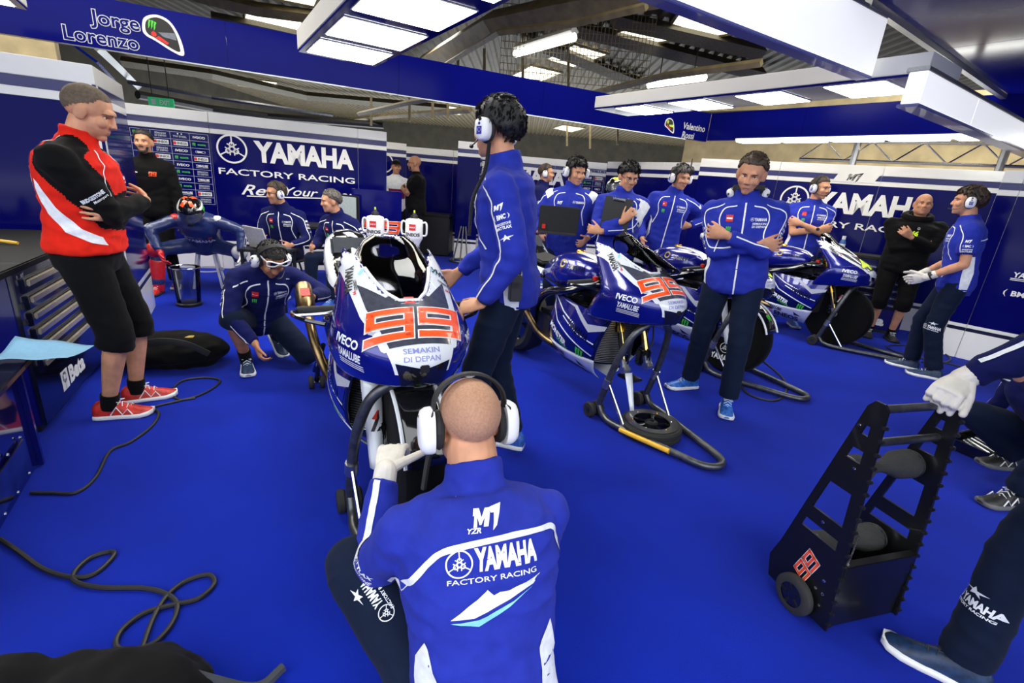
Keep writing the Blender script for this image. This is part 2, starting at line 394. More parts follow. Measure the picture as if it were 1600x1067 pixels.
# ------------------------------------------------------------------ open surfaces
def grid_shape(fn, S, T):
    V = [Vector(fn(s, t)) for s in S for t in T]; n = len(T); F = [(i*n+j, i*n+j+1, (i+1)*n+j+1, (i+1)*n+j) for i in range(len(S)-1) for j in range(n-1)]
    return V, F
def oriented(V, F, out):
    """flip faces so that they look away from point out(center) -> direction"""
    G = []
    for f in F:
        a, b, c = V[f[0]], V[f[1]], V[f[2]]; n = (b-a).cross(c-a); m = sum((V[i] for i in f), Vector())/len(f)
        G.append(f if n.dot(out(m)) >= 0 else tuple(reversed(f)))
    return V, G
def raw_mesh(name, V, F, mats, smooth=True):
    me = bpy.data.meshes.new(name); me.from_pydata([tuple(v) for v in V], [], F)
    for m in (mats if isinstance(mats, (list, tuple)) else [mats]): me.materials.append(m)
    if smooth: me.polygons.foreach_set('use_smooth', [True]*len(me.polygons))
    me.update(); return me
def shell(name, V, F, m, parent, th=.006):
    me = raw_mesh(name, V, F, m); o = link(name, me, parent); s = o.modifiers.new('thickness', 'SOLIDIFY'); s.thickness = th; s.offset = -1; return o, me
# ------------------------------------------------------------------ setting: floor, walls, overhead gantries, warehouse roof
carpet = mat('blue_carpet', (.0032, .0185, .36), rough=.95, var=.07, scale=2.2, bump=.6, bscale=700, sheen=.04, spec=.05)
wall_blue = mat('gloss_blue_wall', (.0022, .0027, .098), rough=.10, coat=.0, spec=.22, var=.04, scale=2); wall_white = mat('gloss_white_wall', (.82, .82, .80), rough=.2, coat=.4, var=.03, scale=2)
wall_line = mat('stripe_blue', (.004, .005, .12), rough=.25, coat=.5); wall_dark = mat('stripe_navy', (.008, .010, .03), rough=.25, coat=.5)
vinyl = mat('white_vinyl', (.84, .84, .84), rough=.3, var=.02); vinyl_dim = mat('pale_vinyl', (.42, .44, .52), rough=.3, var=.02)
roof_m = mat('corrugated_roof', (.046, .034, .013), rough=.7, var=.2, scale=3); beam_m = mat('painted_steel_beam', (.15, .12, .062), rough=.6, var=.15, scale=5); beam_dark = mat('dark_steel_beam', (.07, .062, .045), rough=.6, var=.2)
block_m = mat('cream_blockwork', (.60, .50, .29), rough=.8, var=.10, scale=4, bump=.3); shell_m = mat('dark_cladding', (.022, .018, .010), rough=.8, var=.2, scale=2)
sky_light = mat('skylight_sheet', (.9, .86, .66), rough=.5, emit=2.2, ecol=(1., .93, .70)); led = mat('light_panel', (.95, .97, .95), rough=.4, emit=13., ecol=(1., 1., .95)); tube_m = mat('fluorescent_tube', (1, 1, .95), emit=6., ecol=(1., .98, .85))
gantry_white = mat('gantry_white', (.74, .74, .72), rough=.35, spec=.3, var=.02, scale=2); sign_glow = mat('sign_face_added_glow', (.80, .80, .80), rough=.4, spec=.2, emit=.55, ecol=(.97, .98, 1.))  # weak emission added to the sign faces so they come out white
struct('floor', box((0, 7, -.02), (26, 22, .04)), carpet)
# pit lane outside the open front: concrete, unseen pit wall added to block low sky from reflections, the front above the open door
struct('wall_pit_sky_block', box((0, -20, 2.4), (80, .4, 4.8)), mat('pit_sky_block', (.22, .22, .22), rough=.9)); struct('wall_front_left', box((-10, -.6, 2.3), (9, .15, 4.6)), shell_m); struct('wall_front_right', box((10.5, -.6, 2.3), (9, .15, 4.6)), shell_m)
struct('trim_1', box((0, -9, -.06), (60, 12, .04)), mat('pit_lane_concrete', (.22, .22, .215), rough=.9))

def wall(name, p0, p1, seams, h=1.97, graphics=None, th=.07, bands=True, base=.38, ends=False):
    """panelled wall seen from its -n side; seams = positions of the joints along it; x = along, y = up in the returned frame"""
    p0 = Vector((*p0, 0)); p1 = Vector((*p1, 0)); t = (p1-p0).normalized(); L = (p1-p0).length; n = Vector((t.y, -t.x, 0))
    F = frame(p0, t, Vector((0, 0, 1)), n)          # x along, y up, z outward to the room
    root = struct(name, box((L/2, h/2, -th/2-.012), (L, h-.004, th-.012), F), wall_white)
    ss = [0]+list(seams)+[L]
    zt = h-.245 if bands else h-.02
    for a, b in zip(ss[:-1], ss[1:]):
        w = b-a-.005; c = (a+b)/2
        obj('panel', box((c, (zt+base)/2, -.009), (w, zt-base-.002, .018), F, .003), wall_blue, root)
        if bands:
            obj('white_board', box((c, h-.06, -.009), (w, .12, .018), F, .003), wall_white, root)
            obj('blue_stripe', box((c, h-.155, -.0085), (w, .066, .017), F), wall_line, root)
            obj('white_stripe', box((c, h-.217, -.009), (w, .054, .018), F), wall_white, root)
        if base:
            obj('skirting_board', box((c, base/2-.036, -.009), (w, base-.076, .018), F, .003), wall_white, root)
            obj('dark_stripe', box((c, base-.055, -.0085), (w, .034, .017), F), wall_dark, root)
            obj('white_stripe', box((c, base-.018, -.009), (w, .034, .018), F), wall_white, root)
    if graphics: decal('lettering', graphics, F, root, off=.002)
    return root, F, L

def team_mark(x0, x1, yc, m, k=1.):
    """ring with forks, large word and the small line below, from x0 to x1; yc = centre height of the large word"""
    W = x1-x0; r = W*.105
    g = forks(r, m, x0+r, yc)+fit('YAMAHA', W*.74, W*.142, m, x0+W*.625, yc, .045)
    return g+fit('FACTORY RACING', W, W*.045, m, x0+W*.5, yc-W*.165, .012)
def sponsor_grid(x0, y1, cols, rows, cw, ch):
    g = []
    kinds = ['claw', 'semakin', 'steel', 'iveco', 'lube', 'eneos', 'eneos', 'claw', 'semakin', 'semakin', 'iveco', 'bmc', 'mone', 'eneos', 'claw', 'eneos', 'semakin', 'iveco', 'iveco', 'lube', 'eneos', 'eneos', 'claw', 'semakin', 'claw', 'mone', 'iveco', 'lube', 'eneos', 'bmc']
    for r in range(rows):
        for c in range(cols):
            k = kinds[(r*cols+c) % len(kinds)]; x = x0+(c+.5)*cw; y = y1-(r+.5)*ch; w = cw*.72; h = ch*.3
            if k == 'claw': g += claw(ch*.5, green_ink, x-w*.42, y)+fit('MONSTER', w*.6, h*.7, green_ink, x+w*.15, y)
            elif k == 'semakin': g += fit('SEMAKIN', w*.8, h*.8, vinyl_dim, x, y+h*.55)+fit('DI DEPAN', w*.8, h*.8, vinyl_dim, x, y-h*.55)
            elif k == 'steel': g += fit('TW STEEL', w, h*.8, vinyl_dim, x, y-h*.3)+disc2(x-.02, y+h*.9, .008, vinyl, 8)+disc2(x+.02, y+h*.9, .008, vinyl, 8)
            elif k == 'iveco': g += fit('IVECO', w*.9, h, vinyl, x, y)
            elif k == 'lube': g += fit('YAMALUBE', w*.9, h, vinyl, x, y+.004)+rect(x, y-h*.75, w*.9, h*.12, vinyl)
            elif k == 'eneos': g += rect(x, y, w*1.05, h*1.9, vinyl)+[(V, F, m) for V, F, m in []]
            elif k == 'bmc': g += fit('BMC', w*.45, h, vinyl, x, y)+bracket(h*1.5, vinyl, -1, x-w*.33, y)+bracket(h*1.5, vinyl, 1, x+w*.33, y)
            else: g += m_one(h*1.2, vinyl, x, y)
            if k == 'eneos': g += rect(x, y+h*.75, 0, 0, vinyl)
    for c in range(cols+1): g += rect(x0+c*cw, y1-rows*ch/2, .004, rows*ch, vinyl_dim)
    for r in range(rows+1): g += rect(x0+cols*cw/2, y1-r*ch, cols*cw, .004, vinyl_dim)
    top = []
    for r in range(rows):
        for c in range(cols):
            if kinds[(r*cols+c) % len(kinds)] == 'eneos':
                x = x0+(c+.5)*cw; y = y1-(r+.5)*ch; w = cw*.72; h = ch*.3
                top += rect(x-w*.42, y, h*1.3, h*1.3, red_ink)+fit('ENEOS', w*.7, h, black_ink, x+w*.1, y)
    return g, top
def wall_words(F, g, root, off): decal('lettering', g, F, root, off=off)

w1, F1, L1 = wall('wall_left', (-5.6, 2.15), (-3.0, 3.62), [1.0, 2.0])
w2, F2, L2 = wall('wall_left_return', (-3.0, 3.62), (-3.55, 4.57), [], th=.09)
gr, top = sponsor_grid(.62, 1.70, 4, 10, .205, .085)
w3, F3, L3 = wall('wall_back', (-5.4, 6.0), (-2.0, 7.3), [1.46, 3.25], graphics=gr+team_mark(1.52, 3.20, 1.56, vinyl))
wall_words(F3, top, w3, .004)
wall_words(F3, fit('Revs', .52, .13, vinyl, 2.02, 1.07, .01, .45)+fit('Your Heart', .98, .11, vinyl, 2.78, 1.085, .008, .35)+line2([(1.82, .985), (2.3, 1.0), (3.2, 1.035)], .014, vinyl), w3, .003)
w4, F4, L4 = wall('wall_back_middle', (-3.3, 9.4), (-2.3, 9.77), [.5], graphics=team_mark(.46, 2.2, 1.6, vinyl)[:5])
gr, top = sponsor_grid(3.36, 1.80, 3, 9, .2, .10)
w5, F5, L5 = wall('wall_far', (-2.45, 10.1), (1.54, 9.96), [1.0, 2.0, 3.0], graphics=gr+team_mark(1.42, 3.22, 1.6, vinyl), h=1.94)
wall_words(F5, top, w5, .004)
w6, F6, L6 = wall('wall_far_return', (1.54, 9.96), (2.66, 8.0), [.75, 1.5])
w7, F7, L7 = wall('wall_right', (2.66, 8.0), (5.58, 6.05), [1.11, 2.31], h=2.03)
wall_words(F7, team_mark(1.20, 2.93, 1.545, vinyl), w7, .002); wall_words(F7, rect(2.03, 1.865, .46, .10, wall_white, .5)+m_one(.085, black_ink, 2.03, 1.875), w7, .004)
w8, F8, L8 = wall('wall_right_front', (4.83, 5.32), (6.6, 3.42), [.16, 1.6])
wall_words(F8, fit('YAMALUBE', .34, .05, vinyl, .52, .97, .03)+rect(.52, .93, .36, .008, vinyl)+rect(.52, .915, .36, .006, vinyl)+fit('BMC', .16, .05, vinyl, .47, .78)+bracket(.08, vinyl, -1, .34, .78)+starmark(.14, black_ink, .5, 1.22)+m_one(.06, black_ink, .3, 1.90), w8, .003)
# free-standing column panel in the middle of the garage
def column(name, x, y, w, d, h):
    r = struct(name, box((x, y, h/2), (w-.01, d-.01, h-.004)), wall_white)
    obj('panel', box((x, y, (h-.245+.38)/2), (w, d, h-.245-.38), None, .004), wall_blue, r); obj('white_board', box((x, y, h-.06), (w, d, .12)), wall_white, r); obj('blue_stripe', box((x, y, h-.155), (w-.002, d-.002, .066)), wall_line, r)
    obj('white_stripe', box((x, y, h-.217), (w, d, .054)), wall_white, r); obj('skirting_board', box((x, y, .152), (w, d, .304)), wall_white, r); obj('dark_stripe', box((x, y, .325), (w-.002, d-.002, .034)), wall_dark, r); obj('white_stripe', box((x, y, .362), (w, d, .034)), wall_white, r)
column('trim_2', -1.02, 9.2, .40, .40, 2.05)
# green exit sign etc. come with the props

# ---- blue fascia beams of the garage gantry
def slab(a, b, h, th, z0):
    a, b = Vector((*a, z0)), Vector((*b, z0)); t = (b-a); L = t.length; t.normalize(); n = Vector((t.y, -t.x, 0)); F = frame(a, t, Vector((0, 0, 1)), n); return box((L/2, h/2, -th/2), (L, h, th), F, .004), F, L
fascia_blue = mat('gloss_blue_fascia', (.0028, .0042, .135), rough=.12, coat=.0, spec=.06, var=.04, scale=2)
def gantry(name, label, a, b, h, th, z0, joints, m=None):
    r = thing(name, label, 'gantry beam', (*a, z0)); M = r.matrix_basis.inverted(); L = (Vector(b)-Vector(a)).length; k = [0]+joints+[L]; t = (Vector(b)-Vector(a)).normalized()
    for i in range(len(k)-1):
        s, F, l = slab(Vector(a)+t*(k[i]+.0006), Vector(a)+t*(k[i+1]-.0006), h, th, z0); obj('fascia_panel', xf(M, s), m or fascia_blue, r)
    return r, slab(a, b, h, th, z0)[1], M
g1, FG, MG = gantry('overhead_beam', 'long blue overhead fascia crossing the garage with two rider names on it', (-7.0, 4.22), (3.12, 9.30), .46, .10, 2.4, [2.0, 4.0, 5.9, 8.0])
def sign_decal(g, off): 
    o = decal('lettering', g, MG @ FG, g1, off=off)
Lx = lambda p: (Vector((p[0], p[1], 0))-Vector((-7.0, 4.22, 0))).length
silver_line = mat('silver_outline', (.55, .56, .60), rough=.35)
def outlined(s, w, h, x, y):
    fit(s, w, h, silver_line, x, y, .05); V, F, a0, a1 = _tx[(s, .05, 0.)]; k = w/((a1-a0)*h/.70); return txt(s, h, silver_line, x, y, .05, k), txt(s, h, fascia_blue, x, y, .012, k)
x1 = Lx((-4.30, 5.57)); a1, b1 = outlined('Jorge', .42, .125, x1, .28); a2, b2 = outlined('Lorenzo', .62, .125, x1-.13, .10)
sign_decal(a1+a2, .002); sign_decal(b1+b2, .004)
x2 = Lx((2.85, 9.24)); sign_decal(fit('Valentino', .50, .10, silver_line, x2-.07, .20, .02, .15)+fit('Rossi', .28, .10, silver_line, x2-.18, .06, .02, .15), .002)
def flat_helmet(x, y, s, c1, c2, c3):
    P0 = lambda p: [tuple(q) for q in crom(p, 4, True)]
    return g_move(pg(P0([(-.5, .05), (-.42, .38), (-.1, .52), (.22, .42), (.42, .1), (.52, -.30), (.48, -.5), (.2, -.42), (-.2, -.20), (-.42, -.1)]), white_ink), x, y, s), g_move(pg(P0([(-.42, .08), (-.36, .32), (-.1, .45), (.18, .36), (.34, .1), (.42, -.28), (.40, -.40), (.2, -.34), (-.2, -.12), (-.36, -.05)]), c1), x, y, s), g_move(pg([(-.1, .05), (.34, .1), (.36, -.1), (.02, -.06)], c2)+g_move(claw(.26, c3), -.24, .22, 1, -.25)+disc2(-.22, -.02, .07, red_ink, 12)+pg([(-.2, -.12), (.1, -.26), (.15, -.2), (-.1, -.05)], red_ink), x, y, s)
for (xx, yy, s, c1, c2, c3) in ((Lx((-3.95, 5.75)), .22, .34, black_ink, smoke_grey, green_ink), (Lx((2.30, 8.95)), .16, .22, black_ink, yellow_ink, yellow_ink)):
    for i, gg in enumerate(flat_helmet(xx, yy, s, c1, c2, c3)): sign_decal(gg, .002+.002*i)
gantry('overhead_beam', 'blue overhead fascia running from the rider name sign to the right', (3.12, 9.30), (6.4, 4.9), .44, .10, 2.42, [1.6, 3.4])
gantry('overhead_beam', 'thin white lamp rail hanging under the right blue fascia', (3.38, 8.70), (5.92, 5.25), .05, .16, 2.38, [1.4, 2.9], gantry_white)
railL = thing('lamp_strip', 'row of slim lit panels under the right white lamp rail', 'light', (3.6, 8.8, 2.37))
_a = Vector((3.35, 8.65)); _b = Vector((5.84, 5.27))
for i in range(6):
    s, F, l = slab(_a.lerp(_b, i/6+.01), _a.lerp(_b, (i+1)/6-.01), .012, .22, 2.365); obj('lit_panel', xf(railL.matrix_basis.inverted(), s), led, railL)

# ---- light boxes: long trays with square lit panels in the underside
def light_box(label, a, b, w, h, z, n, size, gap0, side=gantry_white, pitch=None):
    """a -> b = left lower edge seen from below, tray extends w to its right-hand side"""
    r = thing('ceiling_light', label, 'light', (*a, z)); t = Vector((b[0]-a[0], b[1]-a[1], 0)); L = t.length; t.normalize(); q = Vector((-t.y, t.x, 0)); F = frame(Vector((0, 0, 0)), t, q, Vector((0, 0, 1)))
    obj('tray', box((L/2, w/2, h/2+.012), (L, w, h-.012), F, .004), side, r); obj('underside', box((L/2, w/2, .008), (L-.01, w-.01, .016), F), fascia_blue, r)
    for i in range(n):
        x = gap0+i*(pitch or size[0]+.12)+size[0]/2
        obj('lit_panel', box((x, w/2, -.004), (size[0], size[1], .014), F, .003), led, r); obj('panel_frame', box((x, w/2, -.001), (size[0]+.02, size[1]+.02, .010), F), gantry_white, r)
    return r
light_box('long ceiling light tray above the foreground motorcycle with square lit panels', (-2.14, 4.88), (-.35, 2.12), .70, .17, 2.40, 4, (.57, .58), .12, pitch=.78)
light_box('long white ceiling light tray right of the tall mechanic with four lit panels', (.78, 6.72), (2.74, 3.88), .60, .14, 2.40, 4, (.44, .52), .34, pitch=.80)
light_box('white light tray whose corner shows at the top left of the blue fascia', (-4.77, 4.12), (-3.7, 2.5), .70, .17, 2.46, 2, (.57, .58), .1)
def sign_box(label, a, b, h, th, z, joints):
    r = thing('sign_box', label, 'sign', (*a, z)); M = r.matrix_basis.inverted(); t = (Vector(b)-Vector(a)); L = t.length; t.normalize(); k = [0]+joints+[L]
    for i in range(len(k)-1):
        s, F, l = slab(Vector(a)+t*(k[i]+.002), Vector(a)+t*(k[i+1]-.002), h, th, z+.02); obj('face_panel', xf(M, s), sign_glow, r)
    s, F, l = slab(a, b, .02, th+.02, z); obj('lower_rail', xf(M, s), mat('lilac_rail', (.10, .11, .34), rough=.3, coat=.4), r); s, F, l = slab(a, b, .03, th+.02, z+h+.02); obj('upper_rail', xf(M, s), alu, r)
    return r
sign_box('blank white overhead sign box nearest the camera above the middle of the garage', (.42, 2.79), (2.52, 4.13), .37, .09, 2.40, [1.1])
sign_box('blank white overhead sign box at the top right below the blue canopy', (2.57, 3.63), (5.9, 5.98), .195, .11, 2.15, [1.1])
cn = thing('canopy_panel', 'large glossy blue canopy panel overhead at the top right', 'canopy', (2.09, 3.88, 2.85))
_t = Vector((.805, .594, 0)); _n = Vector((.594, -.805, 0))
for i in range(3):
    F = frame(_t*(i*2.0-.25), _t, -_n, Vector((0, 0, 1))); obj('canopy_sheet', box((1.0, -1.5, .03), (1.998, 2.9, .06), F, .003), fascia_blue, cn)
obj('edge_trim', box((3.2, -.02, -.02), (6.0, .05, .05), frame(Vector((0, 0, 0)), _t, -_n, Vector((0, 0, 1)))), alu, cn)
for i in range(5): obj('hanger', box((.6+i*1.3, .02, .25), (.03, .03, .5), frame(Vector((0, 0, 0)), _t, -_n, Vector((0, 0, 1)))), dark_metal, cn)

# ---- warehouse shell
RZ = 4.7
pr = []
for i in range(150):
    x = -22+i*.27; pr += [(x, RZ), (x+.10, RZ), (x+.135, RZ+.05), (x+.235, RZ+.05)]
struct('ceiling', [([Vector((x, y, z)) for y in (-.6, 36) for x, z in pr], [(j, j+1, len(pr)+j+1, len(pr)+j) for j in range(len(pr)-1)])], roof_m, smooth=False)
struct('wall_warehouse_back', box((0, 36, 2.4), (44, .1, 4.9)), shell_m); struct('wall_warehouse_left', box((-15, 15, 2.4), (.1, 42, 4.9)), shell_m); struct('wall_warehouse_right', box((15, 15, 2.4), (.1, 42, 4.9)), shell_m)
struct('trim_3', box((0, -.55, 4.55), (30, .12, .4)), shell_m)
def roof_quad(name, label, px, z=RZ-.03, m=sky_light, cat='skylight', th=.02):
    p = [at(x, y, z) for x, y in px]; c = sum(p, Vector())/4; r = thing(name, label, cat, c); v = [q-c for q in p]
    obj('translucent_sheet', [(v+[q+Vector((0, 0, th)) for q in v], [(0, 1, 2, 3), (7, 6, 5, 4), (0, 4, 5, 1), (1, 5, 6, 2), (2, 6, 7, 3), (3, 7, 4, 0)])], m, r, smooth=False)
    for i in range(4): obj('frame_bar', tube([v[i]-Vector((0, 0, .01)), v[(i+1) % 4]-Vector((0, 0, .01))], .03, 4), beam_m, r)
for lb, q in (('bright roof light left of the ceiling light tray, above the blue fascia', [(384, 4), (479, 22), (465, 53), (380, 37)]), ('bright roof light at the top edge of the picture left of the light tray', [(415, -22), (500, -8), (492, 10), (412, -6)]),
              ('long low roof light seen under the blue fascia on the left', [(371, 120), (434, 128), (429, 141), (371, 133)]), ('small roof light seen under the blue fascia behind the standing mechanic', [(680, 173), (700, 165), (737, 171), (718, 179)]),
              ('lower left roof light behind the wire mesh over the middle of the garage', [(798, 118), (830, 101), (880, 113), (842, 129)]), ('square roof light behind the wire mesh, beside the fluorescent tube', [(852, 92), (897, 68), (952, 84), (896, 105)]),
              ('slim roof light behind the mesh left of the white sign box', [(952, 52), (987, 42), (1060, 61), (1005, 69)]), ('wide roof light just left of the nearest white sign box', [(1049, 37), (1062, 18), (1162, 48), (1114, 57)]),
              ('faint small roof light seen under the blue fascia near the far wall', [(864, 200), (880, 195), (915, 200), (893, 206)]), ('roof light peeking out right of the canopy at the top right corner', [(1540, 45), (1600, 36), (1600, 50), (1556, 54)])):
    roof_quad('skylight', lb, q)
def tube_light(label, a, b, z):
    A, B = at(*a, z), at(*b, z); r = thing('tube_light', label, 'light', (A+B)/2); c = (A+B)/2
    obj('tube', tube([A-c, B-c], .07, 8), tube_m, r); [obj('hanger', tube([q-c+Vector((0, 0, .09)), q-c+Vector((0, 0, RZ-z+.02))], .012, 6), dark_metal, r) for q in (A.lerp(B, .2), A.lerp(B, .8))]; obj('housing', tube([A-c+Vector((0, 0, .09)), B-c+Vector((0, 0, .09))], .09, 4), gantry_white, r)
tube_light('fluorescent tube behind the mesh above the blue fascia', (806, 84), (897, 58), 3.9); tube_light('fluorescent tube over the right white light tray', (1013, 133), (1102, 121), 3.9)
def beam(label, pts, r, m=None, n=4, name='roof_beam'):
    P = [at(x, y, z) for x, y, z in pts]; c = sum(P, Vector())/len(P); o = obj(name, tube([p-c for p in P], r, n), m or beam_m, smooth=False); o.location = c; tag(o, label, 'beam'); return o
beam('heavy cranked rafter over the middle of the garage', [(610, 140, 4.3), (660, 100, 4.3), (770, 36, 4.3), (880, 14, 4.3), (1040, -14, 4.3)], .22)
beam('slim truss chord under the cranked rafter', [(685, 108, 3.9), (780, 50, 3.9), (900, 36, 3.9), (1010, 10, 3.9)], .06)
beam('thin horizontal rail above the blue fascia on the right', [(900, 152, 3.4), (1040, 118, 3.4), (1190, 98, 3.4)], .06)
beam('steel truss rail under the blue fascia behind the far wall', [(480, 196, 3.2), (600, 182, 3.2), (735, 172, 3.2)], .08)
beam('lower steel rail above the far wall', [(560, 178, 3.0), (640, 160, 3.0), (700, 150, 3.0)], .06); beam('dark roof purlin across the left roof', [(190, 96, 4.4), (330, 116, 4.4), (480, 150, 4.4), (700, 170, 4.4)], .18, beam_dark)
beam('roof purlin left of the light tray', [(300, -10, 4.5), (400, 14, 4.5), (520, 30, 4.5)], .14); beam('second roof purlin left of the light tray', [(330, 28, 4.5), (400, 42, 4.5), (480, 60, 4.5)], .14, beam_dark)
beam('diagonal strut against the cream wall on the left', [(105, 62, 3.0), (150, 95, 2.8), (186, 134, 2.6)], .03, chrome); beam('broad diagonal roof brace by the cream wall', [(150, 72, 3.4), (185, 105, 3.3), (215, 135, 3.2)], .10, alu)
beam('grey ducting run along the back left', [(215, 148, 3.0), (330, 170, 3.0), (420, 182, 3.0), (600, 196, 3.0)], .12, dark_metal, 8); beam('pale rail along the back left', [(200, 128, 3.1), (330, 152, 3.1), (520, 180, 3.1)], .05, steel_grey)
where = ['under the joint of the cranked rafter', 'second right of the cranked rafter, before the slim tube', 'in front of the wire mesh beside the square roof light', 'left of the joint of the cranked rafter', 'under the blue fascia just left of the tall mechanic', 'under the blue fascia touching the tall mechanic', 'under the blue fascia above the bald visitor', 'under the blue fascia left of the bald visitor', 'under the blue fascia above the clipboard man', 'under the blue fascia right of the small roof light', 'under the blue fascia crossing the small roof light']
for i, (x, y0, y1, z) in enumerate(((757, 76, 124, 3.6), (817, 46, 134, 3.6), (888, 33, 148, 3.6), (716, 86, 118, 3.6), (676, 157, 186, 2.9), (700, 157, 186, 2.9), (640, 150, 190, 2.9), (580, 150, 196, 2.9), (965, 196, 226, 2.9), (922, 196, 232, 2.9), (886, 196, 228, 2.9))):
    A = at(x, y1, z); k = atY(x, y0, A.y); o = obj('roof_post', tube([Vector((0, 0, 0)), k-A], .045, 4), beam_m, smooth=False); o.location = A; tag(o, 'thin steel roof post '+where[i], 'post', 'steel posts of the warehouse roof truss')
for lb, a, b in (('dark rafter behind the mesh, upper one', (820, 60), (1000, 130)), ('dark rafter behind the mesh, lower one', (880, 40), (1190, 116)), ('dark rafter near the roof lights', (960, 30), (1190, 82))):
    beam(lb, [(*a, 4.55), (*b, 4.55)], .16, beam_dark)
# wire mesh screen above the fascia
mA, mB = at(780, 120, 3.4), at(1010, 140, 3.4); ms = []
for i in range(41):
    p = mA.lerp(mB, i/40); ms += tube([p, p+Vector((0, 0, 1.25))], .008, 3, False)
for j in range(11): ms += tube([mA+Vector((0, 0, j*.125)), mB+Vector((0, 0, j*.125))], .008, 3, False)
tag(obj('mesh_screen', ms, beam_m, smooth=False), 'wire mesh screen hung above the blue fascia', 'mesh')['kind'] = 'stuff'
# cream block walls of the building
def far_wall(name, p0, p1, z0, z1, m):
    a, b = Vector((*p0, 0)), Vector((*p1, 0)); t = (b-a); L = t.length; t.normalize(); F = frame(a, t, Vector((0, 0, 1)), Vector((t.y, -t.x, 0))); return struct(name, box((L/2, (z0+z1)/2, -.1), (L, z1-z0, .2), F), m), F
far_wall('wall_block_left', (-9.5, 5.2), (-6.3, 7.06), 0, 2.9, block_m)
wr, Fr = far_wall('wall_block_right', (3.4, 11.5), (9.5, 5.8), 0, 3.35, block_m)
obj('sheet_rail', box((4, 2.75, .03), (8, .12, .1), Fr), beam_m, wr); obj('dark_strip', box((4, 3.15, .0), (8, .05, .04), Fr), beam_dark, wr)
# aluminium truss over the right wall
tr = thing('lighting_truss', 'aluminium lighting truss above the right wall', 'truss', (5.9, 7.6, 2.2)); tp = []
ta, tb, te = Vector((-1.4, 1.1, 0)), Vector((1.6, -1.2, 0)), Vector((0, 0, .28))
obj('chord', tube([ta+te, tb+te], .025, 8), chrome, tr); obj('chord', tube([ta, tb], .025, 8), chrome, tr)
for i in range(6): obj('brace', tube([ta.lerp(tb, i/6), ta.lerp(tb, (i+.5)/6)+te], .012, 6), chrome, tr); obj('brace', tube([ta.lerp(tb, (i+.5)/6)+te, ta.lerp(tb, (i+1)/6)], .012, 6), chrome, tr)
for i in (0, 1): obj('upright', tube([ta.lerp(tb, .2+i*.45)+Vector((0, 0, -.3)), ta.lerp(tb, .2+i*.45)+Vector((0, 0, .5))], .05, 8), alu, tr)
# ------------------------------------------------------------------ racing motorcycles (x forward, y to the left, z up, origin on the floor between the axles)
COWL = crom([(.735, .69, .84, .44, .19), (.715, .655, .90, .42, .235), (.755, .695, .925, .43, .262), (.83, .79, .925, .49, .282), (.885, .865, .875, .53, .272), (.935, .93, .80, .49, .25), (.99, 1.01, .70, .42, .226), (1.05, 1.085, .59, .36, .205), (1.10, 1.13, .50, .32, .185)], 7)
def cowl_pt(k, j, N=22, inset=0., rows=COWL):
    zf, zr, x1, x0, w = rows[k]; th = abs(j)/N*pi/2; w -= inset; x1 -= inset
    return (x0+(x1-x0)*cos(th)**.85, (1 if j > 0 else -1)*w*sin(th)**1.05 if j else 0, zr+(zf-zr)*cos(th))
def ucut(y): return .985+.13*(abs(y)/.150)**2.6
SCREEN = crom([(.955, .96, .765, .50, .20), (1.0, 1.02, .685, .44, .185), (1.06, 1.08, .59, .40, .168), (1.11, 1.12, .50, .36, .145), (1.16, 1.165, .44, .34, .115), (1.195, 1.195, .395, .335, .07)], 5)
def wheel(parent, c, width=.12, r=.30, covered=None, steer=0.):
    F = Matrix.Translation(c) @ Matrix.Rotation(steer, 4, 'Z') @ Matrix.Rotation(pi/2, 4, 'X')   # local z -> wheel axis
    if covered:
        o = obj('tyre_warmer', lathe([(.10, -width*.62), (.24, -width*.66), (r+.0, -width*.60), (r+.022, -width*.40), (r+.024, 0), (r+.022, width*.40), (r, width*.60), (.24, width*.66), (.10, width*.62)], F, 40), black_fab, parent)
        obj('hub', lathe([(.10, -width*.5), (.10, width*.5)], F, 20), dark_metal, parent)
        for s in (-1, 1):
            FF = frame(Vector(c)+Vector((0, s*width*.66, 0)), (-s, 0, 0), (0, 0, 1), (0, s, 0))
            decal('lettering', fit('YAMAHA', .24, .05, white_ink, 0, -.19, .04)+forks(.045, white_ink, 0, -.10) if covered == 'y' else bmark(.085, white_ink, red_ink, 0, .20), FF, o, off=.003)
        return o
    obj('tyre', lathe([(r*.72, -width*.42), (r*.86, -width*.52), (r*.96, -width*.38), (r, 0), (r*.96, width*.38), (r*.86, width*.52), (r*.72, width*.42)], F, 40, False), black_rubber, parent)
    w = obj('rim', lathe([(r*.73, -width*.44), (r*.66, -width*.42), (r*.64, 0), (r*.66, width*.42), (r*.73, width*.44)], F, 40, False), black_gloss, parent)
    sp = lathe([(.035, -.05), (.035, .05)], F, 16)
    for k in range(7):
        a = 2*pi*k/7; sp += xf(F, tube([Vector((.03*cos(a), .03*sin(a), 0)), Vector((r*.66*cos(a+.12), r*.66*sin(a+.12), 0))], .011, 6))
    obj('spokes', sp, black_gloss, parent)
    for s in (-1, 1): obj('brake_disc', lathe([(.105, s*.045-.003), (.162, s*.045-.003), (.162, s*.045+.003), (.105, s*.045+.003), (.105, s*.045-.003)], F, 36, False), carbon, parent)

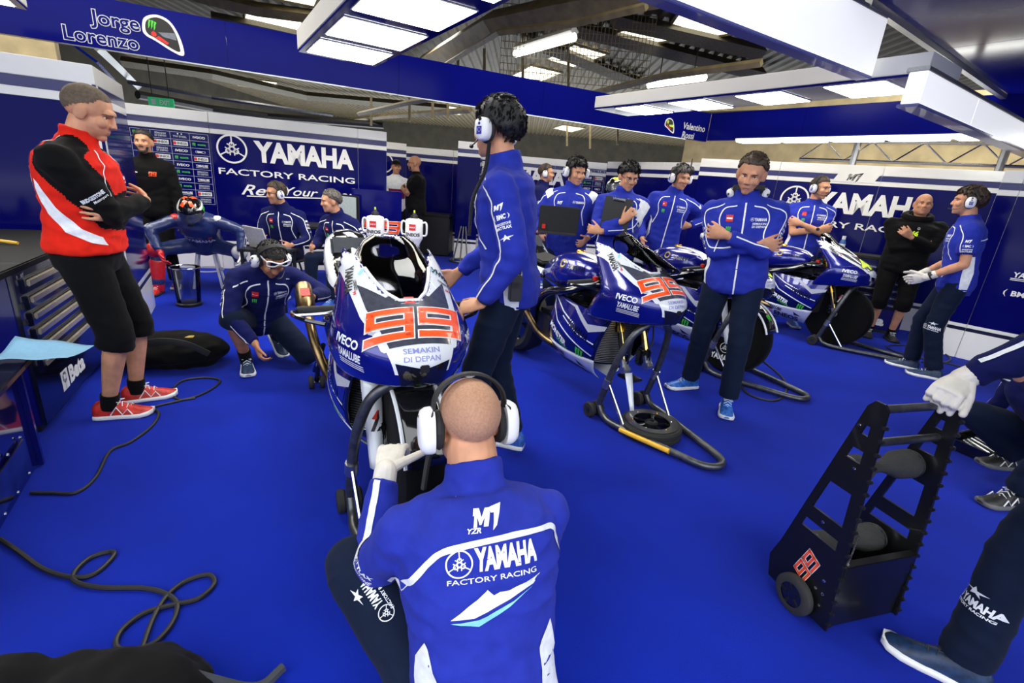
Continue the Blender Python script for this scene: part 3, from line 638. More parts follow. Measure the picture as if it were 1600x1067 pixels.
def motorcycle(label, loc, deg, num='99', front='warmer', fold=False, group=None):
    r = thing('motorcycle', label, 'motorcycle', (*loc, 0), R(deg), group)
    # ---- front fairing
    N = 22; K = len(COWL); V, F = [], []
    for k in range(K):
        for j in range(-N, N+1): V.append(Vector(cowl_pt(k, j)))
    n = 2*N+1
    for k in range(K-1):
        for j in range(2*N):
            f = (k*n+j, k*n+j+1, (k+1)*n+j+1, (k+1)*n+j); m = sum((V[i] for i in f), Vector())/4
            if m.z > ucut(m.y) and abs(m.y) < .19 and k > 20: continue
            F.append(f)
    V, F = oriented(V, F, lambda m: m-Vector((.45, 0, .86)))
    cw, cme = shell('front_fairing', V, F, bike_blue, r, .007); B = bvh_of(cme)
    def ray(p, d):
        h, hn, _, _ = B.ray_cast(Vector(p), Vector(d)); return h
    s45 = sqrt(.5); FN = frame(Vector((.9, 0, .95)), Vector((0, 1, 0)), Vector((-s45, 0, s45)), Vector((s45, 0, s45)))
    def fdec(g, off, parent=cw): return decal('graphics', g, FN, parent, B, off, .010, maxd=.34, front=True)
    fdec(pg([(-.130, -.055), (-.14, -.045), (-.185, .12), (-.205, .3), (-.225, .53), (.225, .53), (.205, .3), (.185, .12), (.14, -.045), (.130, -.055)], bike_white), .0012)
    fdec(pg([(-.172, .285), (-.085, .19), (0, .21), (.085, .19), (.172, .285), (.160, .15), (.112, -.045), (-.112, -.045), (-.160, .15)], smoke_grey), .0022)
    F2 = frame(Vector((.9, 0, .85)), Vector((0, 1, 0)), Vector((-.30, 0, .954)), Vector((.954, 0, .30)))
    def ndec(g, off): return decal('graphics', g, F2, cw, B, off, .015, maxd=.3, front=True)
    ndec(pg([(-.142, .085), (-.128, .02), (-.105, -.05), (-.098, -.075), (0, -.10), (.098, -.075), (.105, -.05), (.128, .02), (.142, .085)], bike_white), .0015)
    ndec(fit('SEMAKIN', .130, .018, lilac_ink, -.005, .004, .012)+fit('DI DEPAN', .130, .018, lilac_ink, -.005, -.024, .012), .0036)
    if num == '99':
        a, b = ninety_nine(.35, .142, 0, .055); fdec(a, .0034); fdec(b, .0046)
    else:
        fdec(fit('46', .30, .15, black_ink, 0, .05, .05, .1), .0034); fdec(fit('46', .285, .14, yellow_ink, 0, .05, .03, .1), .0046)
    for s in (-1, 1):   # lettering that climbs the white flanks
        FF = look((.515, s*.185, 1.025), (.56, s*.62, .55)); ff = lambda g, off: decal('graphics', g, FF, cw, B, off, .015, maxd=.3, front=True)
        ff(fit('YAMAHA', .135, .034, black_ink, s*.0, .0, .045, 0, R(-62) if s < 0 else R(118)), .0032)
        ff(fit('LORENZO' if num == '99' else 'ROSSI', .055, .012, black_ink, -s*.045, -.02, .03, 0, R(-52) if s < 0 else R(128))+fit(num, .02, .012, red_ink, -s*.062, -.055, .05, 0, R(-52) if s < 0 else R(128))+rect(s*-.03, .045, .012, .03, cyan_ink)+disc2(s*-.018, .085, .012, red_ink, 10), .0032)
    # intake
    decal('air_intake', pg([(-.098, -.035), (-.084, -.085), (-.072, -.128), (.072, -.128), (.084, -.085), (.098, -.035), (0, -.062)], black_gloss), F2, cw, B, .0042, .010, maxd=.3, front=True)
    obj('camera_housing', box((.922, 0, .795), (.03, .034, .03), None, .004), black_plastic, r)
    # flank lettering
    for s in (-1, 1):
        FS = frame(Vector((.72, s*.25, .84)), Vector((-s*.80, -.0+.60*1, 0)) if s > 0 else Vector((.80, .60, 0)), Vector((0, 0, 1)), Vector((.60, s*.80, 0)))
        FS = look((.765, s*.24, .835), (.68, s*.68, .22))
        g = fit('IVECO', .128, .032, white_ink, s*.022, .022, .032, 0, s*R(8))+fit('YAMALUBE', .130, .030, white_ink, s*.010, -.026, .035, .12, s*R(8))
        for q in range(3): g += g_move(rect(0, 0, .138, .0035, white_ink), s*.006, -.053-.0085*q, 1, s*R(8))
        g += g_move(rect(0, 0, .022, .05, vinyl_dim, .25), s*-.085+(.0 if s < 0 else 0), .085, 1)
        decal('lettering', g, FS, cw, B, .0016, .02, maxd=.3, front=True)
        decal('pinstripe', line2(crom([(s*.05, .30), (s*.02, .2), (-s*.04, .12)], 6), .006, white_ink), FS, cw, B, .0016, .02, maxd=.3, front=True)
    # light edging of the cut-out
    ed = []
    for q in range(-16, 17):
        y = q/16*.15; z = ucut(y)
        h = ray((1.6, y, z), (-1, 0, 0))
        if h: ed.append(h)
    obj('screen_edging', tube(ed, .008, 8), white_gloss, r)
    # windscreen
    S = SCREEN; NS = 14; V = [Vector(cowl_pt(k, j, NS, .004, S)) for k in range(len(S)) for j in range(-NS, NS+1)]; n = 2*NS+1
    F = [(k*n+j, k*n+j+1, (k+1)*n+j+1, (k+1)*n+j) for k in range(len(S)-1) for j in range(2*NS)]
    V, F = oriented(V, F, lambda m: m-Vector((.4, 0, 1.0)))
    if fold:   # screen taken off on one side and left standing edge on
        M = Matrix.Translation((.50, .09, 1.02)) @ Matrix.Rotation(R(70), 4, 'Z') @ Matrix.Rotation(R(-18), 4, 'X') @ Matrix.Translation((-.50, 0, -1.02)); V = [M @ v for v in V]
    ws, wme = shell('windscreen', V, F, smoke_glass, r, .003)
    if not fold: decal('sticker', red_patch(.038, 0, .165), FN, ws, bvh_of(wme), .003, .02)
    # dash, inner black parts
    obj('dash', box((.50, 0, .95), (.04, .12, .06), Matrix.Translation((.5, 0, .95)) @ Matrix.Rotation(R(-35), 4, 'Y') @ Matrix.Translation((-.5, 0, -.95)), .008), black_plastic, r)
    obj('fairing_bracket', tube([(.72, 0, .86), (.6, 0, .92), (.5, .05, .95)], .014, 6)+tube([(.72, 0, .86), (.6, 0, .92), (.5, -.05, .95)], .014, 6)+box((.62, 0, .93), (.16, .22, .02)), carbon, r)
    # ---- side fairings and belly pan
    FE = crom([(.60, .70), (.55, .55), (.50, .40), (.44, .26), (.40, .17)], 6); RE = crom([(-.02, .735), (-.03, .58), (-.07, .42), (-.13, .28), (-.18, .20)], 6); YY = crom([(.205,), (.238,), (.232,), (.16,), (.05,)], 6)
    def sp(s, t, side, push=0.):
        i = t*(len(FE)-1); a = int(min(i, len(FE)-2)); u = i-a; L = lambda A: A[a]*(1-u)+A[a+1]*u
        fe, re, y = L(FE), L(RE), L(YY)[0]; bul = 1+.10*sin(pi*s)-.16*s**3-.10*(1-s)**4
        return (fe[0]*(1-s)+re[0]*s, side*(y*bul+push), fe[1]*(1-s)+re[1]*s-.02*sin(pi*s)*(1-t))
    SS = np.linspace(0, 1, 22); tb = .60
    bms = {}
    for side in (-1, 1):
        V, F = grid_shape(lambda s, t: sp(s, t, side), SS, np.linspace(0, tb, 14)); V, F = oriented(V, F, lambda m: Vector((0, side, 0)))
        sf, m1 = shell('side_fairing', V, F, bike_dark, r)
        V, F = grid_shape(lambda s, t: sp(s, t, side, .002), np.linspace(0, 1.12, 24), np.linspace(tb-.02, 1, 10)); V, F = oriented(V, F, lambda m: Vector((0, side, 0)))
        bp, m2 = shell('belly_pan', V, F, bike_white, r)
        b1, b2 = bvh_of(m1), bvh_of(m2); FS = frame(Vector((.2, side*.3, .45)), Vector((-side, 0, 0)), Vector((0, 0, 1)), Vector((0, side, 0)))
        k = -side   # +1: text x axis runs with bike x
        X = lambda x: (x-.2)*k
        d = lambda g, off, b, par: decal('graphics', g, FS, par, b, off, .03)
        d(pg([(X(.0), .26), (X(.56), .235), (X(.52), .10), (X(.48), .02), (X(-.02), .12)], bike_blue), .0012, b1, sf)
        d(pg([(X(-.04), .20), (X(.10), .16), (X(.50), .0), (X(.48), -.06), (X(.08), .06), (X(-.03), .10)], bike_blue), .0020, b1, sf)
        d(line2([(X(-.01), .25), (X(.02), .17), (X(.10), .09), (X(.47), -.06)], .010, white_ink)+line2([(X(-.01), .25), (X(.15), .17), (X(.30), .12)], .010, white_ink)+line2([(X(.16), .14), (X(.36), .06), (X(.49), .03)], .008, white_ink), .0032, b1, sf)
        d(pg([(X(.12), .245), (X(.26), .225), (X(.44), .10), (X(.56), .14), (X(.57), .17), (X(.42), .15), (X(.28), .24)], vinyl_dim), .0026, b1, sf)
        rot = -.30*k
        d(fit('YAMAHA', .22, .055, bike_dark, X(.34), .085, .045, 0, rot), .0034, b1, sf)
        d(fit('MONSTER', .25, .040, white_ink, X(.12), -.0, .04, 0, rot*1.3)+g_move(claw(.085, green_ink), X(.36), -.075, 1, rot)+fit('ENERGY', .13, .018, green_ink, X(.18), -.06, .02, 0, rot*1.3), .0034, b1, sf)
        d(fit('YAMALUBE', .20, .036, black_ink, X(.08), -.13, .045, .1, rot*.7)+fit('ENEOS', .26, .055, black_ink, X(.22), -.215, .045, 0, rot*.45)+red_patch(.035, X(.05), -.185)+pg([(X(.30), -.14), (X(.38), -.19), (X(.31), -.185)], black_ink), .0016, b2, bp)
        d(pg([(X(-.30), -.26), (X(.30), -.285), (X(.30), -.262), (X(-.2), -.235)], lilac_ink), .002, b2, bp)
    # ---- tank, tail, seat
    TK = crom([(.30, .10, .80, .93), (.22, .15, .78, .975), (.08, .185, .74, 1.00), (-.08, .185, .72, .995), (-.22, .14, .72, .945), (-.34, .105, .74, .86)], 4); rs = []
    for x, w, z0, z1 in TK:
        rs.append([(x, w*.55*(-1), z0), (x, -w*.95, z0+(z1-z0)*.25), (x, -w, z0+(z1-z0)*.55), (x, -w*.8, z0+(z1-z0)*.88), (x, -w*.4, z1), (x, 0, z1+.006), (x, w*.4, z1), (x, w*.8, z0+(z1-z0)*.88), (x, w, z0+(z1-z0)*.55), (x, w*.95, z0+(z1-z0)*.25), (x, w*.55, z0)])
    tk = obj('fuel_tank', rings(rs), bike_blue, r, ang=70); tb_ = bvh_of(tk.data)
    obj('filler_cap', lathe([(0, .02), (.028, .02), (.034, .012), (.034, 0), (.034, -.02)], frame(Vector((-.02, -.0, 1.0)), (1, 0, 0), (0, 1, 0), (0, 0, 1))), gold_metal, r)
    decal('graphics', pg([(-.10, .12), (.20, .13), (.22, -.13), (-.10, -.12)], bike_white)[:0]+pg([(.02, .07), (.30, .05), (.30, -.05), (.02, -.07)], bike_white), frame(Vector((0, 0, 1.2)), (1, 0, 0), (0, 1, 0), (0, 0, 1)), tk, tb_, .002, .02)
    for s in (-1, 1):
        decal('graphics', annulus(0, 0, .018, .030, gold_ink, 18)+fit('YAMAHA', .15, .03, bike_dark, .14*(1), -.01, .04), frame(Vector((.0, s*.3, .93)), (-s, 0, 0), (0, 0, 1), (0, s, 0)), tk, tb_, .002, .03)
    TL = crom([(-.30, .14, .76, .84), (-.45, .165, .76, .86), (-.62, .17, .78, .92), (-.76, .165, .82, 1.03), (-.90, .13, .88, 1.055), (-1.02, .07, .95, 1.03)], 4); rs = []
    for x, w, z0, z1 in TL: rs.append([(x, -w*.6, z0), (x, -w, z0+(z1-z0)*.45), (x, -w*.92, z0+(z1-z0)*.8), (x, -w*.55, z1), (x, 0, z1+.01), (x, w*.55, z1), (x, w*.92, z0+(z1-z0)*.8), (x, w, z0+(z1-z0)*.45), (x, w*.6, z0)])
    tl = obj('tail_cowl', rings(rs), bike_white, r, ang=70); rs = []
    for x, w, z0, z1 in TL: rs.append([(x, -w*.80, z0), (x, -w*.86, z0+(z1-z0)*.5), (x, -w*.80, z0+(z1-z0)*.86), (x, -w*.5, z1+.006), (x, 0, z1+.017), (x, w*.5, z1+.006), (x, w*.80, z0+(z1-z0)*.86), (x, w*.86, z0+(z1-z0)*.5), (x, w*.80, z0)])
    obj('tail_centre', rings(rs), black_gloss, tl, ang=70)
    obj('seat_pad', box((-.47, 0, .885), (.30, .24, .03), Matrix.Translation((-.47, 0, .885)) @ Matrix.Rotation(R(6), 4, 'Y') @ Matrix.Translation((.47, 0, -.885)), .012), black_rubber, r)
    obj('seat_stop', box((0, 0, 0), (.03, .25, .13), Matrix.Translation((-.70, 0, .985)) @ Matrix.Rotation(R(-38), 4, 'Y'), .015), grey_fab, r)
    # ---- frame, engine, swingarm
    fb = []
    for s in (-1, 1): fb += tube(crom([(.46, s*.05, .86), (.30, s*.13, .83), (.12, s*.195, .76), (-.10, s*.20, .70), (-.28, s*.17, .56), (-.34, s*.14, .40)], 4), .042, 10, flat=.75)
    obj('frame', fb, black_gloss, r)
    eng = box((.06, 0, .40), (.46, .34, .26), None, .03)+box((.16, 0, .60), (.26, .30, .20), Matrix.Rotation(R(0), 4, 'Y'), .02)+box((-.22, 0, .42), (.2, .28, .22), None, .03)
    eng += lathe([(.0, -.20), (.10, -.20), (.11, -.18), (.11, .18), (.10, .20), (0, .20)], frame(Vector((-.02, 0, .42)), (1, 0, 0), (0, 0, -1), (0, 1, 0)), 20)
    obj('engine', eng, dark_metal, r)
    obj('airbox', box((.22, 0, .80), (.34, .22, .12), None, .03), black_plastic, r)
    sa = []
    for s in (-1, 1): sa += tube([(-.30, s*.13, .42), (-.5, s*.145, .41), (-.74, s*.135, .34)], .035, 8, flat=.7)
    obj('swingarm', sa+tube([(-.36, -.13, .42), (-.36, .13, .42)], .04, 8), black_gloss, r)
    F = Matrix.Translation((-.72, 0, .325)) @ Matrix.Rotation(pi/2, 4, 'X')
    obj('rear_tyre', lathe([(.21, -.085), (.26, -.10), (.295, -.075), (.312, 0), (.295, .075), (.26, .10), (.21, .085)], F, 36, False), black_rubber, r); obj('rear_rim', lathe([(0, .03), (.05, .05), (.10, .03), (.19, .03), (.215, .085), (.215, -.085), (.19, -.03), (.1, -.03), (0, -.03)], F, 36), black_gloss, r)
    # exhaust on the right: pipe up to a tinted muffler
    obj('exhaust_pipe', tube(crom([(.10, -.16, .30), (-.12, -.22, .36), (-.26, -.27, .50), (-.34, -.285, .58), (-.44, -.29, .63)], 5), .026, 12), titan, r)
    mf = obj('muffler', lathe([(.026, 0), (.042, .03), (.050, .06), (.050, .22), (.046, .25), (.036, .25), (.034, .1)], look((-.44, -.29, .63), (-.86, -.02, .42)), 20, False), titan, r)
    obj('muffler_badge', box((0, .051, .14), (.05, .004, .07), look((-.44, -.29, .63), (-.86, -.02, .42))), red_ink, mf)
    # ---- radiator, forks, bars
    ra = []
    V, F = grid_shape(lambda a, z: (.545-.10*a*a+.06*(z-.5), .195*a, z), np.linspace(-1, 1, 13), np.linspace(.33, .67, 18)); V, F = oriented(V, F, lambda m: Vector((1, 0, 0))); o, me = shell('radiator', V, F, black_plastic, r, .03)
    fins = []
    for z in np.linspace(.345, .66, 26): fins += tube([(.551-.10*a*a+.06*(z-.5), .19*a, z) for a in np.linspace(-1, 1, 9)], .0028, 4)
    tag(obj('radiator_fins', fins, alu, o, smooth=False), kind='stuff')
    top, bot = Vector((.455, 0, .93)), Vector((.685, 0, .36)); d = (bot-top).normalized()
    for s in (-1, 1):
        y = Vector((0, s*.105, 0)); obj('fork_tube', tube([top+y-d*.05, top+y+d*.36], .0275, 14), gold_metal, r)
        obj('fork_collar', tube([top+y+d*.33, top+y+d*.37], .035, 14), gold_metal, r)
        obj('fork_slider', tube([top+y+d*.36, top+y+d*.56], .022, 14), mat('gold_chrome_slider', (.62, .45, .18), rough=.12, metal=1.), r)
        a = top+y+d*.585; obj('axle_foot', box((0, 0, 0), (.055, .045, .10), look(a, d), .012)+lathe([(.024, -.03), (.024, .03)], frame(a+Vector((.01, 0, -.03)), (1, 0, 0), (0, 0, -1), (0, 1, 0)), 14), alu, r)
        c = obj('brake_caliper', box((-.065, s*.085, .405), (.06, .05, .12), None, .012)+box((-.02, s*.10, .43), (.05, .03, .08), None, .008), black_gloss, r, M=Matrix.Translation((.69, 0, 0)))
        for zz in (.37, .41, .44): obj('caliper_bolt', lathe([(.008, -.004), (.008, .004)], frame(Vector((-.065, s*.112, zz)), (1, 0, 0), (0, 0, -1), (0, 1, 0)), 8), chrome, c)
        obj('brake_hose', tube(crom([(.50, s*.09, .90), (.60, s*.15, .70), (.66, s*.14, .52), (.64, s*.10, .45)], 5), .0065, 6), black_rubber, r)
        obj('handlebar', tube([(.455, s*.11, .885), (.42, s*.21, .885), (.375, s*.25, .88)], .013, 8), dark_metal, r); obj('grip', tube([(.40, s*.235, .882), (.33, s*.375, .862)], .0185, 10), black_rubber, r)
        obj('lever', tube(crom([(.43, s*.20, .89), (.47, s*.28, .885), (.43, s*.40, .87)], 4), .007, 6), alu, r); obj('lever_guard', tube(crom([(.33, s*.375, .862), (.40, s*.405, .87), (.50, s*.36, .87), (.54, s*.29, .86)], 4), .009, 6), black_gloss, r)
        obj('master_cylinder', box((.43, s*.17, .905), (.04, .06, .04), None, .008), dark_metal, r); obj('switch_block', box((.41, s*.215, .90), (.035, .03, .035), None, .005), mat('red_switch', (.5, .02, .015), rough=.4), r)
    obj('triple_clamp', box((.455, 0, .91), (.07, .27, .03), None, .01)+box((.53, 0, .745), (.07, .27, .035), None, .01)+tube([(.46, 0, .93), (.535, 0, .73)], .03, 10), dark_metal, r)
    # ---- front wheel / fender
    if front in ('y', 'b'): wheel(r, (.70, 0, .335), .13, .30, front)
    if front == 'y':
        def fen(a, u):
            rr = .338+.012*(1-u*u); return (.70+rr*cos(a), .085*u, .335+rr*sin(a))
        V, F = grid_shape(fen, np.linspace(R(20), R(140), 18), np.linspace(-1, 1, 9)); V, F = oriented(V, F, lambda m: m-Vector((.7, 0, .335))); o, me = shell('front_fender', V, F, black_gloss, r, .004); decal('graphics', claw(.06, green_ink, .0, .0), look((1.0, 0, .60), (.75, 0, .66)), o, bvh_of(me), .002, .02)
        for s in (-1, 1): obj('fender_edging', tube([fen(a, s*1.02) for a in np.linspace(R(20), R(140), 18)], .008, 6), bike_white, o)
        for s in (-1, 1):
            V, F = grid_shape(lambda a, u: (.640+.115*a-.030*u*u, s*(.128+.046*u*(1-.35*a)), .655-.36*a), np.linspace(0, 1, 10), np.linspace(-1, 1, 8)); V, F = oriented(V, F, lambda m: Vector((1, 0, 0))); o, me = shell('fork_guard', V, F, bike_white, r, .004)
            decal('graphics', bmark(.085, black_ink, red_ink), look((.80, s*.128, .52), (1, s*.15, .3)), o, bvh_of(me), .003, .02)
    if front == 'none':
        V, F = grid_shape(lambda a, u: (.70+.10*a+.01*u, -.09-.02*a+.045*(u-.5)*(1.2-.6*a), .34-.22*a), np.linspace(0, 1, 8), np.linspace(0, 1, 4)); shell('front_fender', V, F, bike_white, r, .004)
        obj('lifting_hook', box((.64, .0, .27), (.14, .1, .02), None, .005), black_plastic, r)
    return r

def paddock_stand(label, loc, deg, yellow=False):
    """front lifting stand in the frame of its motorcycle"""
    r = thing('paddock_stand', label, 'stand', (loc[0]+.055*cos(R(deg)), loc[1]+.055*sin(R(deg)), 0), R(deg)); yw = .222
    hoop = crom([(.56, -yw, .10), (.60, -yw, .25), (.655, -yw*.93, .45), (.70, -yw*.72, .615), (.725, -yw*.35, .685), (.73, 0, .70), (.725, yw*.35, .685), (.70, yw*.72, .615), (.655, yw*.93, .45), (.60, yw, .25), (.56, yw, .10)], 6)
    obj('hoop', tube(hoop, .022, 12), steel_grey, r)
    fl = crom([(.56, -yw, .10), (.62, -yw, .045), (.74, -yw, .03), (1.10, -yw*.62, .03), (1.28, -yw*.40, .03), (1.335, -yw*.15, .03), (1.335, yw*.15, .03), (1.28, yw*.40, .03), (1.10, yw*.62, .03), (.74, yw, .03), (.62, yw, .045), (.56, yw, .10)], 6)
    obj('floor_handle', tube(fl, .022, 12), steel_grey, r)
    for s in (-1, 1):
        obj('strut', tube([(.615, s*yw, .28), (.80, s*yw*.93, .035)], .010, 8), chrome, r); obj('stub', tube([(.60, s*yw, .24), (.615, s*yw, .30)], .027, 10), alu, r)
        for q in (-.035, .035):
            w = obj('wheel', lathe([(.0, -.018), (.012, -.018), (.045, -.018), (.052, -.010), (.052, .010), (.045, .018), (0, .018)], frame(Vector((.52, s*yw+q*1.0, .053)), (1, 0, 0), (0, 0, -1), (0, 1, 0)), 20), black_rubber, r); obj('hub', lathe([(.018, -.02), (.018, .02)], frame(Vector((.52, s*yw+q, .053)), (1, 0, 0), (0, 0, -1), (0, 1, 0)), 10), dark_metal, w)
        obj('wheel_bracket', tube([(.56, s*yw, .10), (.52, s*yw, .053)], .014, 8), steel_grey, r)
    obj('lifting_pin', tube([(.72, 0, .69), (.62, 0, .725)], .013, 8), chrome, r)
    if yellow: obj('yellow_roller', tube([(.80, -yw*1.12, .04), (1.12, -yw*.72, .04)], .016, 10), mat('yellow_roller', (.80, .45, .02), rough=.3, coat=.5), r)
    return r
def rear_stand(label, loc, deg):
    r = thing('paddock_stand', label, 'stand', (*loc, 0), R(deg))
    for s in (-1, 1):
        obj('arm', tube([(-.72, s*.19, .34), (-.84, s*.21, .20), (-.98, s*.235, .06)], .016, 8), black_gloss, r)
        for q in (-.035, .035): obj('wheel', lathe([(0, -.016), (.04, -.016), (.045, -.01), (.045, .01), (.04, .016), (0, .016)], frame(Vector((-.80, s*.235+q, .047)), (1, 0, 0), (0, 0, -1), (0, 1, 0)), 18), black_rubber, r)
        obj('axle', tube([(-.80, s*.235-.05, .047), (-.80, s*.235+.05, .047)], .01, 6), chrome, r); obj('leg', tube([(-.78, s*.21, .26), (-.80, s*.235, .05)], .016, 8), black_gloss, r)
    obj('cross_bar', tube([(-.98, -.235, .06), (-1.2, -.16, .04), (-1.2, .16, .04), (-.98, .235, .06)], .016, 8), black_gloss, r)
    return r
BK = [((-.73, 2.42), -62.5), ((.46, 3.57), -57.), ((1.50, 4.64), -53.), ((3.10, 5.80), -44.)]
motorcycle('blue racing motorcycle nearest the camera with a large orange-red 99 on its nose', *BK[0], '99', 'y'); motorcycle('blue racing motorcycle with no front wheel, orange-red 99 on its nose', *BK[1], '99', 'none', True)
motorcycle('dark blue racing motorcycle mostly hidden behind the man with folded arms', *BK[2], '46', 'y'); motorcycle('blue racing motorcycle with neon yellow 46 on its nose by the right wall', *BK[3], '46', 'b')
paddock_stand('grey tube front stand arching under the nose of the nearest motorcycle', *BK[0]); paddock_stand('grey tube front stand with a yellow roller under the motorcycle without a front wheel', *BK[1], True)
paddock_stand('grey tube front stand behind the legs of the man with folded arms', *BK[2]); paddock_stand('grey tube front stand around the black wheel cover on the right', *BK[3])
for b, t in zip(BK, ('black rear stand under the tail of the nearest motorcycle', 'black rear stand under the tail of the motorcycle without a front wheel', 'black rear stand of the motorcycle hidden behind the man with folded arms', 'black rear stand of the motorcycle by the right wall')): rear_stand(t, *b)
# ------------------------------------------------------------------ people
def ik(a, t, l1, l2, hint):
    a, t = Vector(a), Vector(t); d = t-a; L = d.length
    if L > (l1+l2)*.995: t = a+d*((l1+l2)*.995/L); d = t-a; L = d.length
    u = d/L; x = (l1*l1-l2*l2+L*L)/(2*L); h = sqrt(max(l1*l1-x*x, 1e-6)); hv = Vector(hint); hv = hv-u*hv.dot(u)
    if hv.length < 1e-4: hv = u.orthogonal()
    return a+u*x+hv.normalized()*h, t
def hand_shapes(w, d, n, side, curl=.45, thumb=.5, infl=0., spread=1., fingers=None):
    """palm, four fingers and a thumb; w wrist, d direction, n palm normal, side +1 right hand"""
    w = Vector(w); d = Vector(d).normalized(); n = Vector(n); n = (n-d*n.dot(d)).normalized(); l = d.cross(n)*side   # l points to the thumb side
    sh = rings([[w+d*t+l*(a*cos(q)*k)+n*(b*sin(q)) for q in np.linspace(0, 2*pi, 14, endpoint=False)] for t, a, b, k in ((-.02, .026+infl, .020+infl, 1), (.015, .032+infl, .018+infl, 1), (.05, .041+infl, .017+infl, 1), (.085, .043+infl, .014+infl, 1), (.098, .036+infl, .010+infl, 1))])
    for i, (off, L) in enumerate(((.0335, .072), (.0115, .080), (-.0115, .075), (-.0335, .060))):
        p = w+d*.088+l*off*spread; dd = (d+l*off*3.2*spread).normalized(); c = (fingers[i] if fingers else curl)
        r0 = .0092+infl
        for k, (f, cc) in enumerate(((.44, .8), (.30, 1.1), (.26, .8))):
            a = c*cc*1.35; ax = l*side
            dd = (Matrix.Rotation(a, 3, dd.cross(n)) @ dd).normalized() if dd.cross(n).length > .05 else (Matrix.Rotation(a, 3, d.cross(n)) @ dd)
            q = p+dd*L*f; sh += cone(p, q, r0, r0-.0008, 8); p = q; r0 -= .0008
    p = w+d*.02+l*.028; dd = (d*(.75+.3*thumb)+l*(.75-.25*thumb)+n*.25).normalized(); q = p+dd*.045; sh += cone(p, q, .014+infl, .011+infl, 8)
    dd = (dd*(1-.45*thumb)+d*.35*thumb+n*.35*thumb).normalized(); q2 = q+dd*.034; sh += cone(q, q2, .011+infl, .010+infl, 8); dd = (dd+d*.2*thumb).normalized(); sh += cone(q2, q2+dd*.026, .010+infl, .0085+infl, 8)
    return sh
def person(label, loc, face, O, group=None):
    """O: dict of pose and outfit. Local frame: x to the person's right, y forward, z up."""
    g = O.get; ang = atan2(face[1], face[0])-pi/2; s = g('h', 1.78)/1.78
    r = thing('person', label, 'person', (loc[0], loc[1], 0), ang, group); r.scale = (s, s, s)
    near = g('near', 1.); vb = .0065*near; vc = .0125*near
    pel = Vector(g('pelvis', (0, 0, .95))); lp, lr, ly = g('lean', (0, 0, 0)); hun = R(g('hunch', 6))
    RT = Matrix.Rotation(R(ly), 3, 'Z') @ Matrix.Rotation(R(lr), 3, 'Y') @ Matrix.Rotation(-R(lp), 3, 'X')
    def spine(z):
        f = hun*max(z, 0)/.52
        if abs(hun) < 1e-3: pos = Vector((0, 0, z))
        else:
            k = hun/.52
            pos = Vector((0, (1-cos(k*z))/k, sin(k*z)/k)) if z > 0 else Vector((0, 0, z))
        return pos, Matrix.Rotation(-f, 3, 'X')
    def T(p):
        pos, M = spine(p[2]); return pel+RT @ (pos+M @ Vector((p[0], p[1], 0)))
    def TF(z): return RT @ spine(z)[1]
    bw = g('bulk', 1.); bd = g('depth', 1.)
    BODY = [(-.13, .10, .09, 0), (-.10, .150, .108, 0), (0, .165, .118, 0), (.10, .150, .104, .005), (.20, .158, .108, .008), (.31, .178, .118, .006), (.40, .180, .112, -.004), (.455, .150, .092, -.012), (.495, .085, .070, -.016), (.53, .058, .056, -.012)]
    def torso_rings(infl, z0, z1, flare=0., n=26, step=.03):
        A = np.array(BODY); zs = np.arange(z0, z1+1e-6, (z1-z0)/max(2, int((z1-z0)/step))); rs = []
        for z in zs:
            a = np.interp(z, A[:, 0], A[:, 1]); b = np.interp(z, A[:, 0], A[:, 2]); c = np.interp(z, A[:, 0], A[:, 3]); k = min(1, max(0, (.47-z)/.06)) if infl > 0 else 1
            belly = g('belly', 0)*math.exp(-((z-.08)/.13)**2)
            a = a*(1+(bw-1)*k)+infl*(.35+.65*k)+flare*max(0, -z+.02); b = b*(1+(bd-1)*k)+infl*(.35+.65*k)+flare*max(0, -z+.02); ring = []
            for q in np.linspace(0, 2*pi, n, endpoint=False):
                cx, sy = cos(q), sin(q); e = .82; x = a*abs(cx)**e*(1 if cx > 0 else -1); y = (b+(belly if sy > 0 else 0))*abs(sy)**e*(1 if sy > 0 else -1)+c; ring.append(T((x, y, z)))
            rs.append(ring)
        return rings(rs)
    nb = T((0, -.01, .51)); hy, hp, hr = g('head', (0, 0, 0))
    RH = Matrix.Rotation(R(hy), 3, 'Z') @ Matrix.Rotation(-R(hp), 3, 'X') @ Matrix.Rotation(R(hr), 3, 'Y'); tilt = TF(.5)
    up = (tilt @ Vector((0, 0, 1))*.55+RH @ Vector((0, 0, 1))*.45).normalized(); fwd = RH @ Vector((0, 1, 0)); fwd.z = 0
    hc = nb+up*.125+RH @ Vector((0, .028, .02)); HF = Matrix.Translation(hc) @ RH.to_4x4()
    # joints
    SH = {k: T((k*(.172*bw+.012), -.012, .408)) for k in (1, -1)}; EL, WR, AN, KN, HP = {}, {}, {}, {}, {}
    dflt = {1: (.27, .10, .78), -1: (-.27, .10, .78)}
    for k, nm in ((1, 'R'), (-1, 'L')):
        EL[k], WR[k] = ik(SH[k], g('wrist'+nm, dflt[k]), .285, .255, g('elbow'+nm, (k*.6, -.8, -.3)))
        if g('shrug'+nm): SH[k] = SH[k]+Vector(g('shrug'+nm))
        HP[k] = pel+Matrix.Rotation(R(ly)*.6, 3, 'Z') @ Vector((k*.088*bw, 0, -.04))
        KN[k], AN[k] = ik(HP[k], g('ankle'+nm, (k*.11, 0, .085)), .43, .415, g('knee'+nm, (k*.12, 1, 0)))
    sk = g('skin', skin)
    # ---- continuous body
    b = torso_rings(-.022, -.13, .53)+cone(nb-up*.015, hc-up*.03+RH @ Vector((0, -.02, -.03)), .060*g('neckw', 1.), .055*g('neckw', 1.), 16)
    H = []
